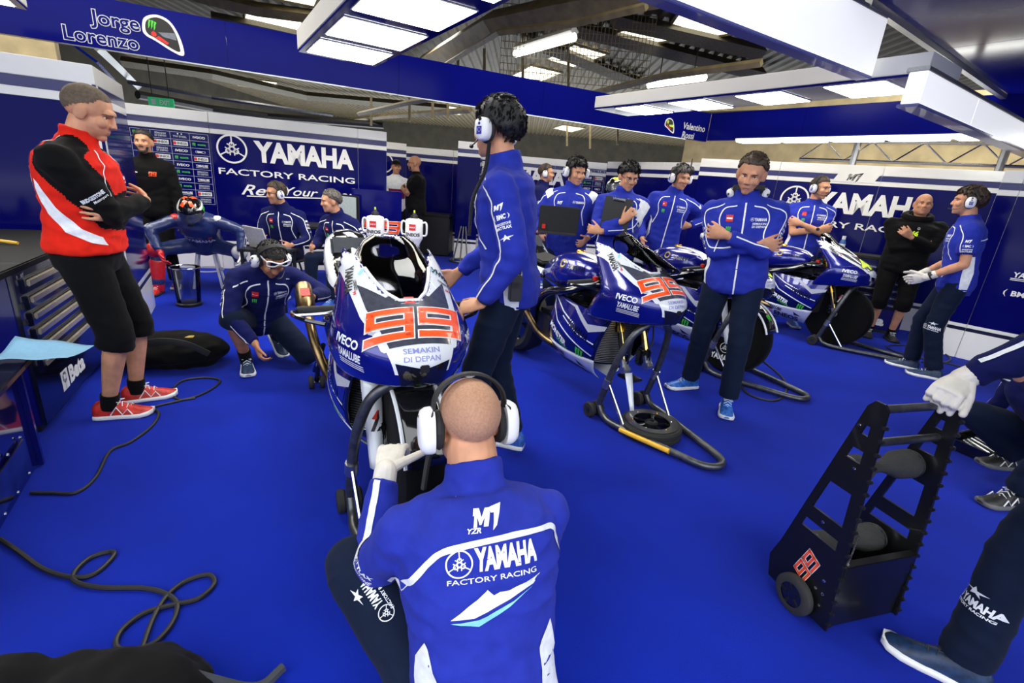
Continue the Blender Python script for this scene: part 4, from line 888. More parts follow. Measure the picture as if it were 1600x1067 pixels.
    H += ell((0, -.014, .030), (.076, .098, .086), n=24, m=16)+ell((0, .022, -.042), (.061, .070, .076), n=20, m=12)+ell((0, .066, -.094), (.026, .022, .020))
    H += cone((-.030, .078, .026), (.030, .078, .026), .0155, .0155, 10)+cone((0, .088, .012), (0, .1035, -.027), .0085, .0120, 10)+ell((-.0125, .098, -.030), (.009, .010, .008))+ell((.0125, .098, -.030), (.009, .010, .008))
    H += ell((-.038, .062, -.026), (.026, .026, .026))+ell((.038, .062, -.026), (.026, .026, .026))+cone((-.016, .083, -.058), (.016, .083, -.058), .0085, .0085, 8)+cone((-.013, .083, -.069), (.013, .083, -.069), .0085, .0085, 8)
    for k in (-1, 1): H += ell((k*.079, -.010, -.010), (.012, .025, .036), Matrix.Translation((k*.079, -.01, -.01)) @ Matrix.Rotation(k*.35, 4, 'Z') @ Matrix.Translation((-k*.079, .01, .01)))+ell((k*.075, -.004, -.034), (.009, .012, .012))
    fat = g('fat', 1.)
    if fat != 1.: H += ell((0, .012, -.060), (.068*fat, .075, .062*fat), n=18, m=10)
    b += xf(HF, H)
    hands = {}
    for k, nm in ((1, 'R'), (-1, 'L')):
        b += cone(T((k*.10, -.01, .395)), SH[k]-up*.012, .042, .044)+cone(SH[k], EL[k], .050*bw, .037)+cone(EL[k], EL[k].lerp(WR[k], .35), .038, .040)+cone(EL[k].lerp(WR[k], .35), WR[k], .040, .026)
        fd = (WR[k]-EL[k]).normalized(); hd = Vector(g('hand'+nm, fd)).normalized(); pn = Vector(g('palm'+nm, (-k, .2, 0)))
        a = dict(curl=g('curl'+nm, .35), thumb=g('thumb'+nm, .5), fingers=g('fingers'+nm)); hands[k] = (WR[k]+fd*.012, hd, pn, k, a); b += hand_shapes(*hands[k][:4], **a)
        lt = 1. if g('lower', {}).get('short') else .74; b += cone(HP[k], KN[k], .074*bw*min(1, lt+.1), .050*lt)+cone(KN[k], KN[k].lerp(AN[k], .3), .049*lt, .054*lt)+cone(KN[k].lerp(AN[k], .3), AN[k], .054*lt, .032*max(lt, .85))
        ft = Vector(g('foot'+nm, (k*.18, 1, 0))).normalized(); fu = Vector(g('footup'+nm, (0, 0, 1))); fu = (fu-ft*fu.dot(ft)).normalized(); b += cone(AN[k]-fu*.045, AN[k]+ft*.12-fu*.058, .024, .016)
    body = fuse('body', b, sk, vb, 3, .5 if near < 1.3 else .6); bo = link('body', body, r); BB = bvh_of(body)
    def hray(x, z, y0=.3):
        p = HF @ Vector((x, y0, z)); d = (RH @ Vector((0, -1, 0))); h, hn, _, _ = BB.ray_cast(p, d); return (HF.inverted() @ h if h else Vector((x, .085, z)))
    # face
    if not g('helmet'):
        for k in (-1, 1):
            e = hray(k*.030, .0); obj('eye', xf(HF, ell((e.x, e.y-.0075, e.z), (.0125, .0115, .0085), n=12, m=8)), eye_white, bo); obj('iris', xf(HF, ell((e.x+g('gaze', 0)*.003, e.y+.0005, e.z+g('gazez', 0)*.003), (.0055, .0042, .0058), n=10, m=6)), eye_dark, bo)
            pts = [hray(k*x, z)+Vector((0, .001, 0)) for x, z in ((.014, .019), (.026, .0235), (.038, .022), (.048, .014))]; obj('eyebrow', xf(HF, tube(pts, [.0022, .0034, .003, .0016], 6)), g('brow', g('hairm', hair_brown)), bo)
            pts = [hray(k*x, z)+Vector((0, .0006, 0)) for x, z in ((.018, .004), (.030, .0085), (.043, .002))]; obj('eyelid', xf(HF, tube(pts, .0022, 6)), lip, bo)
        pts = [hray(x, -.0635+.0012*cos(x*200))-Vector((0, .0022, 0)) for x in np.linspace(-.024, .024, 7)]; obj('mouth', xf(HF, tube(pts, [.001, .0042, .0046, .0042, .0046, .0042, .001], 6)), lip, bo)
    # hair
    hs = g('hair')
    if hs:
        th, m, a0, sl = {'short': (.006, g('hairm', hair_brown), .036, .64), 'full': (.011, g('hairm', hair_black), .022, .62), 'shaved': (.0016, g('hairm', stubble), .034, .66), 'fringe': (.004, g('hairm', hair_grey), -.045, 1.1)}[hs]
        n, q = 72, 48; V, F = [], []
        def hl_(p): return a0+sl*p.y+(.018 if hs == 'fringe' else 0)+(.013*min(1, (abs(p.x)/.055))**3 if p.y > .03 else 0)*(1 if hs != 'full' else .4)+noise.noise(Vector((p.x*70+loc[0], p.y*70, 0)))*.006
        def hv(i, j):
            t = pi*j/q; f = 2*pi*i/n; d = Vector((sin(t)*cos(f), sin(t)*sin(f), cos(t))); p = Vector((0, -.014, .030))+Vector((d.x*.0775, d.y*.0995, d.z*.0875))
            return p, d
        for j in range(q+1):
            for i in range(n):
                p, d = hv(i, j); lim = hl_(p); edge = p.z-lim
                t = th*min(1, max(0, edge/.03))+.0004; w = noise.noise(p*38+Vector((loc[0]*3, 0, 0)))*th*.55+noise.noise(Vector((p.x*150, p.y*60, p.z*60)))*th*.3
                V.append(p+d*(t+(w if edge > .01 else 0)))
        for j in range(q):
            for i in range(n):
                f = (j*n+i, j*n+(i+1) % n, (j+1)*n+(i+1) % n, (j+1)*n+i); c = sum((V[x] for x in f), Vector())/4
                ear = c.z < .012 and abs(c.x) > .05 and c.y > -.045 and c.y < .03
                if c.z > hl_(c)-(.018 if hs == 'fringe' else 0) and not (hs == 'fringe' and c.z > .055-.25*(c.y+.1)) and (not ear or (c.y > .012 and c.z > -.015)): F.append(f)
        if hs in ('short', 'full', 'fringe') and near < 1.65:
            rng = random.Random(hash_s(label)); used = [f for f in F]; L = {'short': .016, 'full': .024, 'fringe': .012}[hs]; cnt = 420 if near < 1.3 else 240
            for q_ in range(cnt):
                f = used[rng.randrange(len(used))]; c = sum((V[x] for x in f), Vector())/4; nn = (c-Vector((0, -.014, .030))).normalized(); fl = Vector((rng.uniform(-.5, .5)+nn.x*.4, -.35-.5*nn.y if nn.z < .5 else rng.uniform(.1, .9), -.75 if nn.z < .6 else rng.uniform(-.2, .2)))
                fl = (fl-nn*fl.dot(nn)).normalized(); sd_ = nn.cross(fl); l_ = L*rng.uniform(.6, 1.25); w_ = .0045 if hs == 'full' else .0035
                if nn.y > .25 and nn.z < .95: fl = Vector((rng.uniform(-.6, .6), -.5, .6)) if hs != 'full' else Vector((rng.uniform(-.7, .7), .3, -.8)); fl = (fl-nn*fl.dot(nn)).normalized(); sd_ = nn.cross(fl)
                b0 = c-nn*.002; k0 = len(V)
                V += [b0-sd_*w_, b0+sd_*w_, b0+nn*.004, b0+fl*l_*.55+nn*(.007+th*.35)-sd_*w_*.8, b0+fl*l_*.55+nn*(.007+th*.35)+sd_*w_*.8, b0+fl*l_+nn*.003]
                F += [(k0, k0+1, k0+4, k0+3), (k0+3, k0+4, k0+5), (k0, k0+3, k0+2), (k0+1, k0+2, k0+4), (k0+2, k0+3, k0+4)]
        me = raw_mesh('hair', [HF @ v for v in V], F, m); o = link('hair', me, r)
        if hs != 'shaved': sd = o.modifiers.new('thickness', 'SOLIDIFY'); sd.thickness = th*.6+.003; sd.offset = -.95
    if g('beard'):
        pts = [hray(x, z)+Vector((0, .001, 0)) for x, z in ((-.05, -.05), (-.035, -.085), (-.015, -.098), (.015, -.098), (.035, -.085), (.05, -.05))]; obj('beard', xf(HF, tube(crom(pts, 3), .013, 8)+tube([hray(x, -.050) for x in (-.022, 0, .022)], .006, 6)), g('hairm', hair_brown), r)
    if g('glasses'):
        e = hray(.03, 0).y+.012; gl = []
        for k in (-1, 1): gl += tube([(k*.032+.021*cos(q), e, .0+.015*sin(q)) for q in np.linspace(0, 2*pi, 16, endpoint=False)], .0018, 5, closed=True)+tube([(k*.053, e, .006), (k*.075, .02, .004), (k*.08, -.01, .0)], .002, 5)
        obj('glasses', xf(HF, gl+tube([(-.011, e, .003), (.011, e, .003)], .0018, 5)), black_plastic if g('glasses') == 'black' else chrome, r)
    if g('cap'):
        c = obj('cap', xf(HF, [(V_, F_) for V_, F_ in rings([[(.083*kk*cos(q), -.014+.106*kk*sin(q), z) for q in np.linspace(0, 2*pi, 24, endpoint=False)] for z, kk in ((.045, 1.), (.075, .97), (.10, .82), (.118, .5), (.123, .1))])]+rings([[(.075*cos(q), .07+(.10 if sin(q) > 0 else .01)*sin(q), z+.01*abs(cos(q))) for q in np.linspace(0, 2*pi, 20, endpoint=False)] for z in (.042, .050)])), g('cap'), r)
    # ---- clothes
    top = g('top', {}); tm = top.get('m', blue_fab); parts = {}
    slv = top.get('sleeve', 1.); hem = top.get('hem', -.13); puff = top.get('puff', .018)
    j = torso_rings(puff, hem, .475, top.get('flare', .05))
    col = top.get('collar', .055)
    if col: j += rings([[nb+up*zz+TF(.5) @ Vector((cos(q)*rr, sin(q)*rr-.002, 0)) for q in np.linspace(0, 2*pi, 22, endpoint=False)] for zz, rr in ((-.10, .125), (-.07, .108), (-.045, .092), (-.02, .080), (col*.45, .072), (col*.9, .071))])
    for k in (1, -1):
        j += cone(T((k*.03, -.012, .455)), SH[k], .066, .062, 14)+cone(SH[k], SH[k].lerp(EL[k], .5), .067*bw, .062*bw, 16)
        if slv >= 1:
            j += cone(SH[k].lerp(EL[k], .5), EL[k], .064*bw, .056, 16)+cone(EL[k], EL[k].lerp(WR[k], .94), .056, .041, 16, False)+cone(EL[k], EL[k], .056, .0561, 16)
        else: j += cone(SH[k], SH[k].lerp(EL[k], slv), .072*bw, .068*bw, 16, False)
    sd = abs(hash_s(label)) % 97
    jm = fuse('top', j, tm, vc, 4, 1., .010*g('wr', 1.), 9., sd); jn = top.get('name', 'jacket')
    if top.get('sleeve_m'):
        jm.materials.append(top['sleeve_m']); segs = []
        for k in (1, -1): segs += [(T((k*.10, -.012, .45)), SH[k], .082), (SH[k], SH[k].lerp(EL[k], .6), .092), (SH[k].lerp(EL[k], .6), EL[k], .082), (EL[k], WR[k], .075)]
        for p in jm.polygons:
            for a, b_, q in segs:
                ab = b_-a; t = max(0, min(1, (p.center-a).dot(ab)/max(ab.length_squared, 1e-9)))
                if (a+ab*t-p.center).length < q: p.material_index = 1; break
    jo = link(jn, jm, r); JB = bvh_of(jm)
    if g('legs', True):
        lw = g('lower', {}); short = lw.get('short', False); t = torso_rings(lw.get('puff', .004), -.125, .06, 0)
        for k in (1, -1):
            if short:
                e = KN[k].lerp(AN[k], lw.get('len', .10)); t += cone(HP[k]+Vector((0, 0, .0)), KN[k], .094*bw, .082, 18)+cone(KN[k], e, .082, .086, 18, False)
            else:
                e = KN[k].lerp(AN[k], .97); t += cone(HP[k], KN[k], .093*bw, .072, 18)+cone(KN[k], KN[k].lerp(AN[k], .5), .072, .066, 18)+cone(KN[k].lerp(AN[k], .5), e, .066, .068, 18, False)
        tmesh = fuse('lower', t, lw.get('m', navy_fab), vc, 4, 1., .007, 7., sd+9); to = link('shorts' if short else 'trousers', tmesh, r); TB = bvh_of(tmesh)
    else: to, TB = None, None
    # shoes
    if g('legs', True):
        for k, nm in ((1, 'R'), (-1, 'L')):
            ft = Vector(g('foot'+nm, (k*.18, 1, 0))).normalized(); un = Vector(g('footup'+nm, (0, 0, 1))); sx = ft.cross(un).normalized(); un = sx.cross(ft); o = AN[k]-un*.085
            F = frame(o, sx, ft, un); SP = [(-.075, .026, .050, .075), (-.055, .034, .045, .10), (-.01, .036, .045, .112), (.04, .038, .05, .098), (.09, .044, .05, .070), (.14, .046, .045, .052), (.18, .038, .04, .042), (.20, .018, .03, .032)]
            rs = []
            for y, w, zz, h in SP: rs.append([(w*cos(q)*(1 if sin(q) > 0 else 1), y, .018+max(0, (h-.018)*sin(q)**(1 if sin(q) > 0 else 1)) if sin(q) > 0 else .018) for q in np.linspace(0, 2*pi, 16, endpoint=False)])
            sm = g('shoe', mat('blue_running_shoe', (.02, .10, .42), rough=.5, var=.3, scale=60)); so = obj('shoe', xf(F, rings(rs)), sm, r, ang=70)
            sl_ = []
            for z, e in ((.0, -.002), (.004, .004), (.016, .004), (.024, .0)): sl_.append([(x*1+np.sign(x)*e, y, z+(.012*max(0, (y-.14)/.06)**2 if y > .14 else 0)) for x, y in ([(w+.004, y) for y, w, _, _ in SP]+[(-w-.004, y) for y, w, _, _ in reversed(SP)])])
            obj('sole', xf(F, rings(sl_)), g('solem', white_plastic), so, ang=70)
            la = []
            for q in range(5):
                y = .045+q*.019; zt = .098-(.046*q/4)*1.0+.002; la += tube([(-.024, y, zt-.016), (0, y+.004*(-1)**q, zt+.001), (.024, y, zt-.016)], .0028, 5)
            la += tube(crom([(0, .045, .098), (.03, .06, .098), (.02, .03, .10), (0, .045, .10), (-.03, .065, .095), (-.015, .03, .10), (0, .045, .1)], 4), .002, 5)
            obj('laces', xf(F, la), g('lacem', white_fab), so)
            if g('shoestripe'):
                for sgn in (-1, 1): obj('shoe_stripe', xf(F, tube([(sgn*.044, .01, .03), (sgn*.041, .04, .075), (sgn*.046, .065, .03), (sgn*.042, .09, .06), (sgn*.047, .11, .028)], .0035, 5)), white_plastic, so)
            if g('lower', {}).get('short'):
                obj('sock', cone(AN[k]-un*.03, AN[k].lerp(KN[k], g('sockh', .22)), .043, .045, 14, False), g('sock', black_fab), r)
    # gloves, watches
    for k, nm in ((1, 'R'), (-1, 'L')):
        if g('glove'+nm):
            w, d, n, sd_, a = hands[k]; gm = fuse('glove', hand_shapes(w, d, n, sd_, infl=.0028, **a)+cone(w-(WR[k]-EL[k]).normalized()*.06, w, .036, .034, 14), g('glove'+nm), .0042*near, 3); link('glove', gm, r)
        if g('watch'+nm):
            c = EL[k].lerp(WR[k], .93); M = look(c, WR[k]-EL[k]); wo = obj('wristwatch', torus(.030, .006, M, 20, 8, 1.8), black_rubber, r); n = g('watch'+nm); d = Vector(n) if isinstance(n, tuple) else Vector((0, 0, 1)); obj('watch_face', lathe([(0, -.004), (.019, -.004), (.019, .005), (0, .006)], look(c+d.normalized()*.033, d), 16), dark_metal, wo)
    P = dict(root=r, HF=HF, RH=RH, hc=hc, T=T, TF=TF, SH=SH, EL=EL, WR=WR, KN=KN, AN=AN, HP=HP, jacket=jo, JB=JB, trousers=to, TB=TB, nb=nb, up=up, bulk=bw, hands=hands, body=bo, BB=BB)
    P['front'] = lambda z: frame(T((0, .0, z)), TF(z) @ Vector((-1, 0, 0)), TF(z) @ Vector((0, 0, 1)), TF(z) @ Vector((0, 1, 0)))
    P['back'] = lambda z: frame(T((0, .0, z)), TF(z) @ Vector((1, 0, 0)), TF(z) @ Vector((0, 0, 1)), TF(z) @ Vector((0, -1, 0)))
    def armF(k, t, n=None):
        """frame on the outside of the upper arm; x along the reading direction, y towards the shoulder"""
        c = SH[k].lerp(EL[k], t); y = (SH[k]-EL[k]).normalized(); n = Vector(n) if n else TF(.4) @ Vector((k, .15, 0)); n = (n-y*n.dot(y)).normalized(); return frame(c, y.cross(n), y, n)
    P['arm'] = armF
    P['thigh'] = lambda k, t, n: (lambda c, y, n: frame(c, y.cross((n-y*n.dot(y)).normalized()), y, (n-y*n.dot(y)).normalized()))(HP[k].lerp(KN[k], t) if t <= 1 else KN[k].lerp(AN[k], t-1), (HP[k]-KN[k]).normalized() if t <= 1 else (KN[k]-AN[k]).normalized(), Vector(n))
    P['W'] = r.matrix_basis.copy(); r['_s'] = s
    del r['_s']
    return P
def hash_s(s):
    h = 7
    for c in s: h = (h*31+ord(c)) % 100003
    return h
def dress(P, kind='soft', sides=(1, -1), front=True, back=False, arms=(1, -1), panel=True):
    """prints, piping and white panels of the team jacket"""
    J, B = P['jacket'], P['JB']; T, TF = P['T'], P['TF']
    d = lambda g, F, off=.002, mx=.25, rc=.19: decal('prints', g, F, J, B, off, .02, rc, mx, True)
    if front:
        F = P['front'](.30)
        if kind != 'coat':
            d(line2([(0, -.42), (0, .17)], .010, white_ink)+red_patch(.042, -.085, .075)+claw(.040, green_ink, -.085, .005)+rect(-.085, .005, .042, .046, black_ink)[:0], F)
            d(fit('YAMAHA', .072, .018, white_ink, .098, .072, .045)+forks(.011, white_ink, .049, .072)+fit('SEMAKIN', .080, .013, white_ink, .092, .046, .02)+fit('DI DEPAN', .080, .013, white_ink, .092, .027, .02), F)
        else:
            d(line2([(0.0, -.42), (0.0, .12)], .004, blue_ink)+m_one(.026, white_ink, -.085, .06)+fit('YAMAHA', .082, .020, white_ink, .10, .075, .045)+forks(.012, white_ink, .045, .075), F)
        for s in (1, -1):
            n = TF(.35) @ Vector((0, 1, 0)); piping('piping', B, [T((s*.05, .12, .455)), T((s*.12, .12, .435)), T((s*.145, .12, .37)), T((s*.128, .12, .28)), T((s*.15, .12, .16))], .007, white_ink, J, n)
    if panel:
        for s in sides:
            F = frame(T((0, 0, .1)), TF(.1) @ Vector((0, -s, 0)) if s < 0 else TF(.1) @ Vector((0, 1, 0)), TF(.1) @ Vector((0, 0, 1)), TF(.1) @ Vector((s, 0, 0)))
            k = 1 if s > 0 else -1; d(pg([(k*.055, -.21), (k*.075, -.05), (k*.062, .08), (k*.045, .17), (k*.02, .15), (k*.0, .02), (-k*.005, -.1), (k*.0, -.21)], white_ink), F, .002, .3, .205*P['bulk'])
    for k in arms:
        t = .62; F = P['arm'](k, t)
        d(m_one(.022, white_ink, 0, .085)+fit('BMC', .038, .019, white_ink, 0, .045, .04)+bracket(.026, white_ink, -1, -.030, .045)+bracket(.026, white_ink, 1, .030, .045)+fit('BRIDGESTONE', .066, .010, white_ink, 0, .017, .03)+fit('BATTLAX', .066, .012, white_ink, 0, .001, .05)+starmark(.026, white_ink, 0, -.04), F, .002, .12)
        n = TF(.4) @ Vector((k*.75, .75, .25)); S, E, W = P['SH'][k], P['EL'][k], P['WR'][k]
        piping('piping', B, [T((k*.12, .05, .46)), S.lerp(E, .12)+n*.03, S.lerp(E, .5)+n*.03, S.lerp(E, .9)+n*.03, E.lerp(W, .3)+n*.02, E.lerp(W, .9)+n*.02], .008, white_ink, J, n)
def leg_print(P, k, t, n, s=1.):
    decal('prints', g_move(starmark(.026, white_ink, 0, .03)+fit('YAMAHA', .082, .022, white_ink, .016, -.002, .045)+forks(.014, white_ink, -.042, -.002)+fit('FACTORY RACING', .10, .007, white_ink, 0, -.022), 0, 0, s), P['thigh'](k, t, n), P['trousers'], P['TB'], .0025, .02, .5, .2, True)
def headset(P, label, where='head', boom=1, cord=None, logo=True, spread=0., m=white_plastic, big=1.):
    """ear defenders; where = head or neck"""
    M = P['W'] @ (P['HF'] if where == 'head' else Matrix.Translation(P['nb']+P['up']*.035+P['TF'](.5) @ Vector((0, .035, 0))) @ P['TF'](.5).to_4x4() @ Matrix.Rotation(R(-75), 4, 'X'))
    r = thing('ear_defenders', label, 'headset', M=M); w = .082 if where == 'head' else .075; zc = -.012 if where == 'head' else -.075
    for k in (-1, 1):
        F = look((k*w, -.004, zc), (k, .08 if where == 'head' else .5*k*k, 0))
        c = obj('ear_cup', xf(F @ Matrix.Diagonal((big, big*1.08 if big > 1 else 1, 1, 1)), rings([[(.036*q*abs(cos(a))**.8*np.sign(cos(a)), .047*q*abs(sin(a))**.8*np.sign(sin(a)), z) for a in np.linspace(0, 2*pi, 24, endpoint=False)] for z, q in ((.012, .96), (.020, 1.), (.034, .98), (.046, .86), (.052, .6), (.054, .2))])), m, r, ang=60)
        obj('ear_cushion', xf(F, torus(.030, .012, Matrix.Diagonal((1, 1.28, 1, 1)), 24, 8)), black_rubber, c)
        if logo: decal('badge', rect(0, -.006, .026, .030, blue_ink)+annulus(0, -.004, .006, .009, white_ink, 14)+disc2(0, .020, .006, blue_ink, 10), F @ Matrix.Translation((0, 0, .0535)), c, None, .001)
        obj('yoke', xf(F, tube([(-.03, .01, .03), (-.034, .05, .02), (0, .062, .012), (.034, .05, .02), (.03, .01, .03)], .0022, 6)), dark_metal, r); obj('knob', xf(F, lathe([(0, .03), (.007, .03), (.007, .052), (0, .052)], Matrix.Translation((.0, .036, 0)), 10)), black_plastic, r)
    top = .130 if where == 'head' else .05
    arc = [(cos(a)*(w+.012), -.012, .05+(top-.05)*sin(a)) for a in np.linspace(0, pi, 20)]; arc = [((w+.012), -.008, .035)]+arc+[(-(w+.012), -.008, .035)]
    rs = []
    for i, p in enumerate(arc):
        d = Vector((p[0], 0, max(p[2]-.03, .0)+.01)).normalized(); rs.append([Vector(p)+d*a+Vector((0, b, 0)) for a, b in ((.0, -.016), (.006, -.013), (.006, .013), (0, .016), (-.004, 0))])
    obj('headband', rings(rs), black_rubber, r)
    if boom and where == 'head': obj('microphone_boom', tube(crom([(boom*w*1.2, .01, -.03), (boom*w*1.0, .06, -.065), (boom*.05, .105, -.072), (boom*.025, .115, -.07)], 5), .003, 6), black_plastic, r); obj('microphone', ell((boom*.022, .116, -.07), (.011, .009, .009)), black_rubber, r)
    if cord:
        pts = crom(cord, 26); a, b_ = Vector(pts[0]), Vector(pts[-1]); hl = []
        for i, p in enumerate(pts): hl.append(P['W'] @ Vector(p))
        co = []; n = len(hl)*7
        for i in range(n):
            t = i/7; q = int(min(t, len(hl)-2)); u = t-q; p = hl[q].lerp(hl[q+1], min(u, 1)); dr = (hl[q+1]-hl[q]).normalized(); e1 = dr.orthogonal().normalized(); e2 = dr.cross(e1); co.append(M.inverted() @ (p+e1*.007*cos(i*2*pi/6)+e2*.007*sin(i*2*pi/6)))
        obj('coiled_cord', tube(co, .0022, 4, False), black_rubber, r)
    return r
# ---- the people of the scene
FOLD = dict(wristR=(-.08, .19, 1.16), elbowR=(.75, -.1, -.6), wristL=(.10, .235, 1.205), elbowL=(-.75, -.1, -.6), palmR=(0, -1, .2), palmL=(0, -1, .2), handR=(-1, -.12, .12), handL=(1, -.25, .05), thumbR=1, thumbL=1)
polo = dict(m=blue_fab, sleeve=.62, name='polo_shirt', collar=.03, puff=.016)
shoe_blue = mat('bright_blue_shoe', (.02, .14, .55), rough=.45, var=.35, scale=50); shoe_navy = mat('dark_blue_shoe', (.008, .03, .09), rough=.5, var=.25, scale=50); shoe_black = mat('black_shoe', (.012, .012, .014), rough=.5, var=.2); shoe_red = mat('red_shoe', (.50, .02, .012), rough=.45, var=.2)
# man in the red jacket
P = person('man in a red and black jacket and black shorts by the tool cabinet', (-2.24, 2.48), (.88, .42), dict(h=1.80, near=.62, bulk=1.10, depth=1.05, **{**FOLD, 'wristR': (-.11, .245, 1.175), 'handR': (-.9, -.55, .1), 'wristL': (.085, .155, 1.12), 'handL': (.95, -.45, .15)}, hair='shaved', hairm=buzz, head=(-2, 20, 0), lean=(1, 0, -4), hunch=10, ankleR=(.06, -.02, .085), ankleL=(-.14, .06, .085), footR=(.02, 1, 0), footL=(-.22, 1, 0),
    top=dict(m=red_fab, sleeve_m=black_fab, name='jacket', puff=.030, flare=-.03, hem=-.02), lower=dict(m=black_fab, short=True, len=.16, puff=.012), shoe=shoe_red, lacem=white_fab, shoestripe=1, sockh=.14))
J, B, T, TF = P['jacket'], P['JB'], P['T'], P['TF']
F = frame(T((0, 0, .1)), TF(.1) @ Vector((0, 1, 0)), TF(.1) @ Vector((0, 0, 1)), TF(.1) @ Vector((1, 0, 0)))
decal('prints', pg([(-.095, .22), (-.075, .20), (-.02, .10), (.06, .01), (.12, -.03), (.135, -.07), (.09, -.055), (.0, -.01), (-.06, .07), (-.09, .15)], white_ink), F, J, B, .002, .02, .21, .35, True)
decal('prints', fit('BRIDGESTONE', .105, .017, white_ink, 0, 0, .05, .0)+fit('Motorsport', .07, .012, white_ink, .02, -.022, .02, .2), P['arm'](1, .62, TF(.4) @ Vector((1, .35, 0))), J, B, .002, .02, .15, .2, True)
decal('prints', fit('BRIDGESTONE', .075, .013, white_ink, .085, .06, .04)+fit('Motorsport', .05, .009, white_ink, .09, .04), P['front'](.30), J, B, .002, .02, .19, .3, True)
for k in (1, -1): piping('piping', B, [T((k*.05, -.02, .50)), T((k*.10, -.10, .44)), T((k*.15, -.10, .34)), T((k*.15, -.09, .25))], .006, white_ink, J, TF(.4) @ Vector((k*.5, -.8, .3))); piping('piping', B, [T((k*.05, .05, .47)), T((k*.09, .10, .42)), T((k*.12, .10, .34)), T((k*.12, .10, .26))], .006, white_ink, J, TF(.4) @ Vector((k*.3, .9, .3)))
# man in black against the back wall
P = person('man in black standing at the sponsor board behind the red-jacketed man', (-3.98, 5.32), (.35, -1), dict(h=1.70, near=1.5, hair='short', hairm=hair_black, beard=1, wristL=(-.27, .08, .80), wristR=(.25, .05, .80), watchL=(-1, .3, 0), top=dict(m=black_fab, sleeve=1, hem=-.14), lower=dict(m=black_fab), shoe=shoe_black))
decal('prints', g_move(ninety_nine(.07, .045)[1], .07, .04)+fit('B', .03, .03, white_ink, .075, .04)[:0]+rect(-.09, .05, .05, .010, white_ink), P['front'](.30), P['jacket'], P['JB'], .002, .02, .2, .3, True)
# rider stretching on the stool
leather = mat('dark_blue_leather', (.018, .032, .125), rough=.35, coat=.2); red_lea = mat('red_leather', (.50, .012, .015), rough=.35, coat=.2); white_lea = mat('white_leather', (.62, .63, .66), rough=.35, coat=.2)
RD = person('rider in dark blue leathers and helmet sitting bent forward on a white stool', (-3.55, 5.45), (.42, -1), dict(h=1.70, near=1.4, helmet=1, pelvis=(0, 0, .56), lean=(44, 0, 0), hunch=18, head=(0, 38, 0), wristR=(.34, .50, .50), elbowR=(1, .2, .4), wristL=(-.42, .46, .50), elbowL=(-1, .2, .4), handR=(-.3, .5, -.7), handL=(.1, .3, -.9),
    ankleR=(.46, .30, .085), ankleL=(-.42, .30, .085), kneeR=(.9, .8, .6), kneeL=(-.7, .9, .6), gloveR=red_lea, gloveL=white_lea, top=dict(m=leather, name='leather_suit_top', collar=.03, hem=-.11), lower=dict(m=leather), shoe=red_lea, solem=black_rubber))
P = RD; r = P['root']; J, B = P['jacket'], P['JB']
for k, m, nm in ((1, red_lea, 'boot'), (-1, white_lea, 'boot')):
    o = obj(nm, cone(P['AN'][k]-Vector((0, 0, .03)), P['KN'][k].lerp(P['AN'][k], .35), .062, .078, 16), m, r); o = obj('knee_slider', ell(P['KN'][k]+Vector((k*.02, .05, .0)), (.085, .07, .085)), m, r)
    obj('shoulder_cup', ell(P['SH'][k]+P['TF'](.4) @ Vector((k*.015, -.01, .02)), (.062, .062, .05)), red_lea if k > 0 else white_lea, r)
decal('prints', fit('YAMAHA', .28, .060, vinyl, 0, -.04, .04)+red_patch(.04, .10, .03)+rect(-.1, .03, .08, .03, vinyl_dim), P['front'](.25), J, B, .003, .02, .3, .3, True)
for k in (1, -1): decal('prints', forks(.038, black_ink), look(P['SH'][k]+P['TF'](.4) @ Vector((k*.05, .03, .0)), P['TF'](.4) @ Vector((k*.9, .5, .1))), J, B, .02, .02, .2, .3, True); piping('piping', B, [P['SH'][k]+Vector((k*.06, .03, 0)), P['SH'][k].lerp(P['EL'][k], .5)+Vector((k*.06, .02, 0)), P['EL'][k]+Vector((k*.05, .03, 0)), P['EL'][k].lerp(P['WR'][k], .7)+Vector((k*.04, .03, 0))], .035, white_lea, J, Vector((k*.7, .7, .1)))
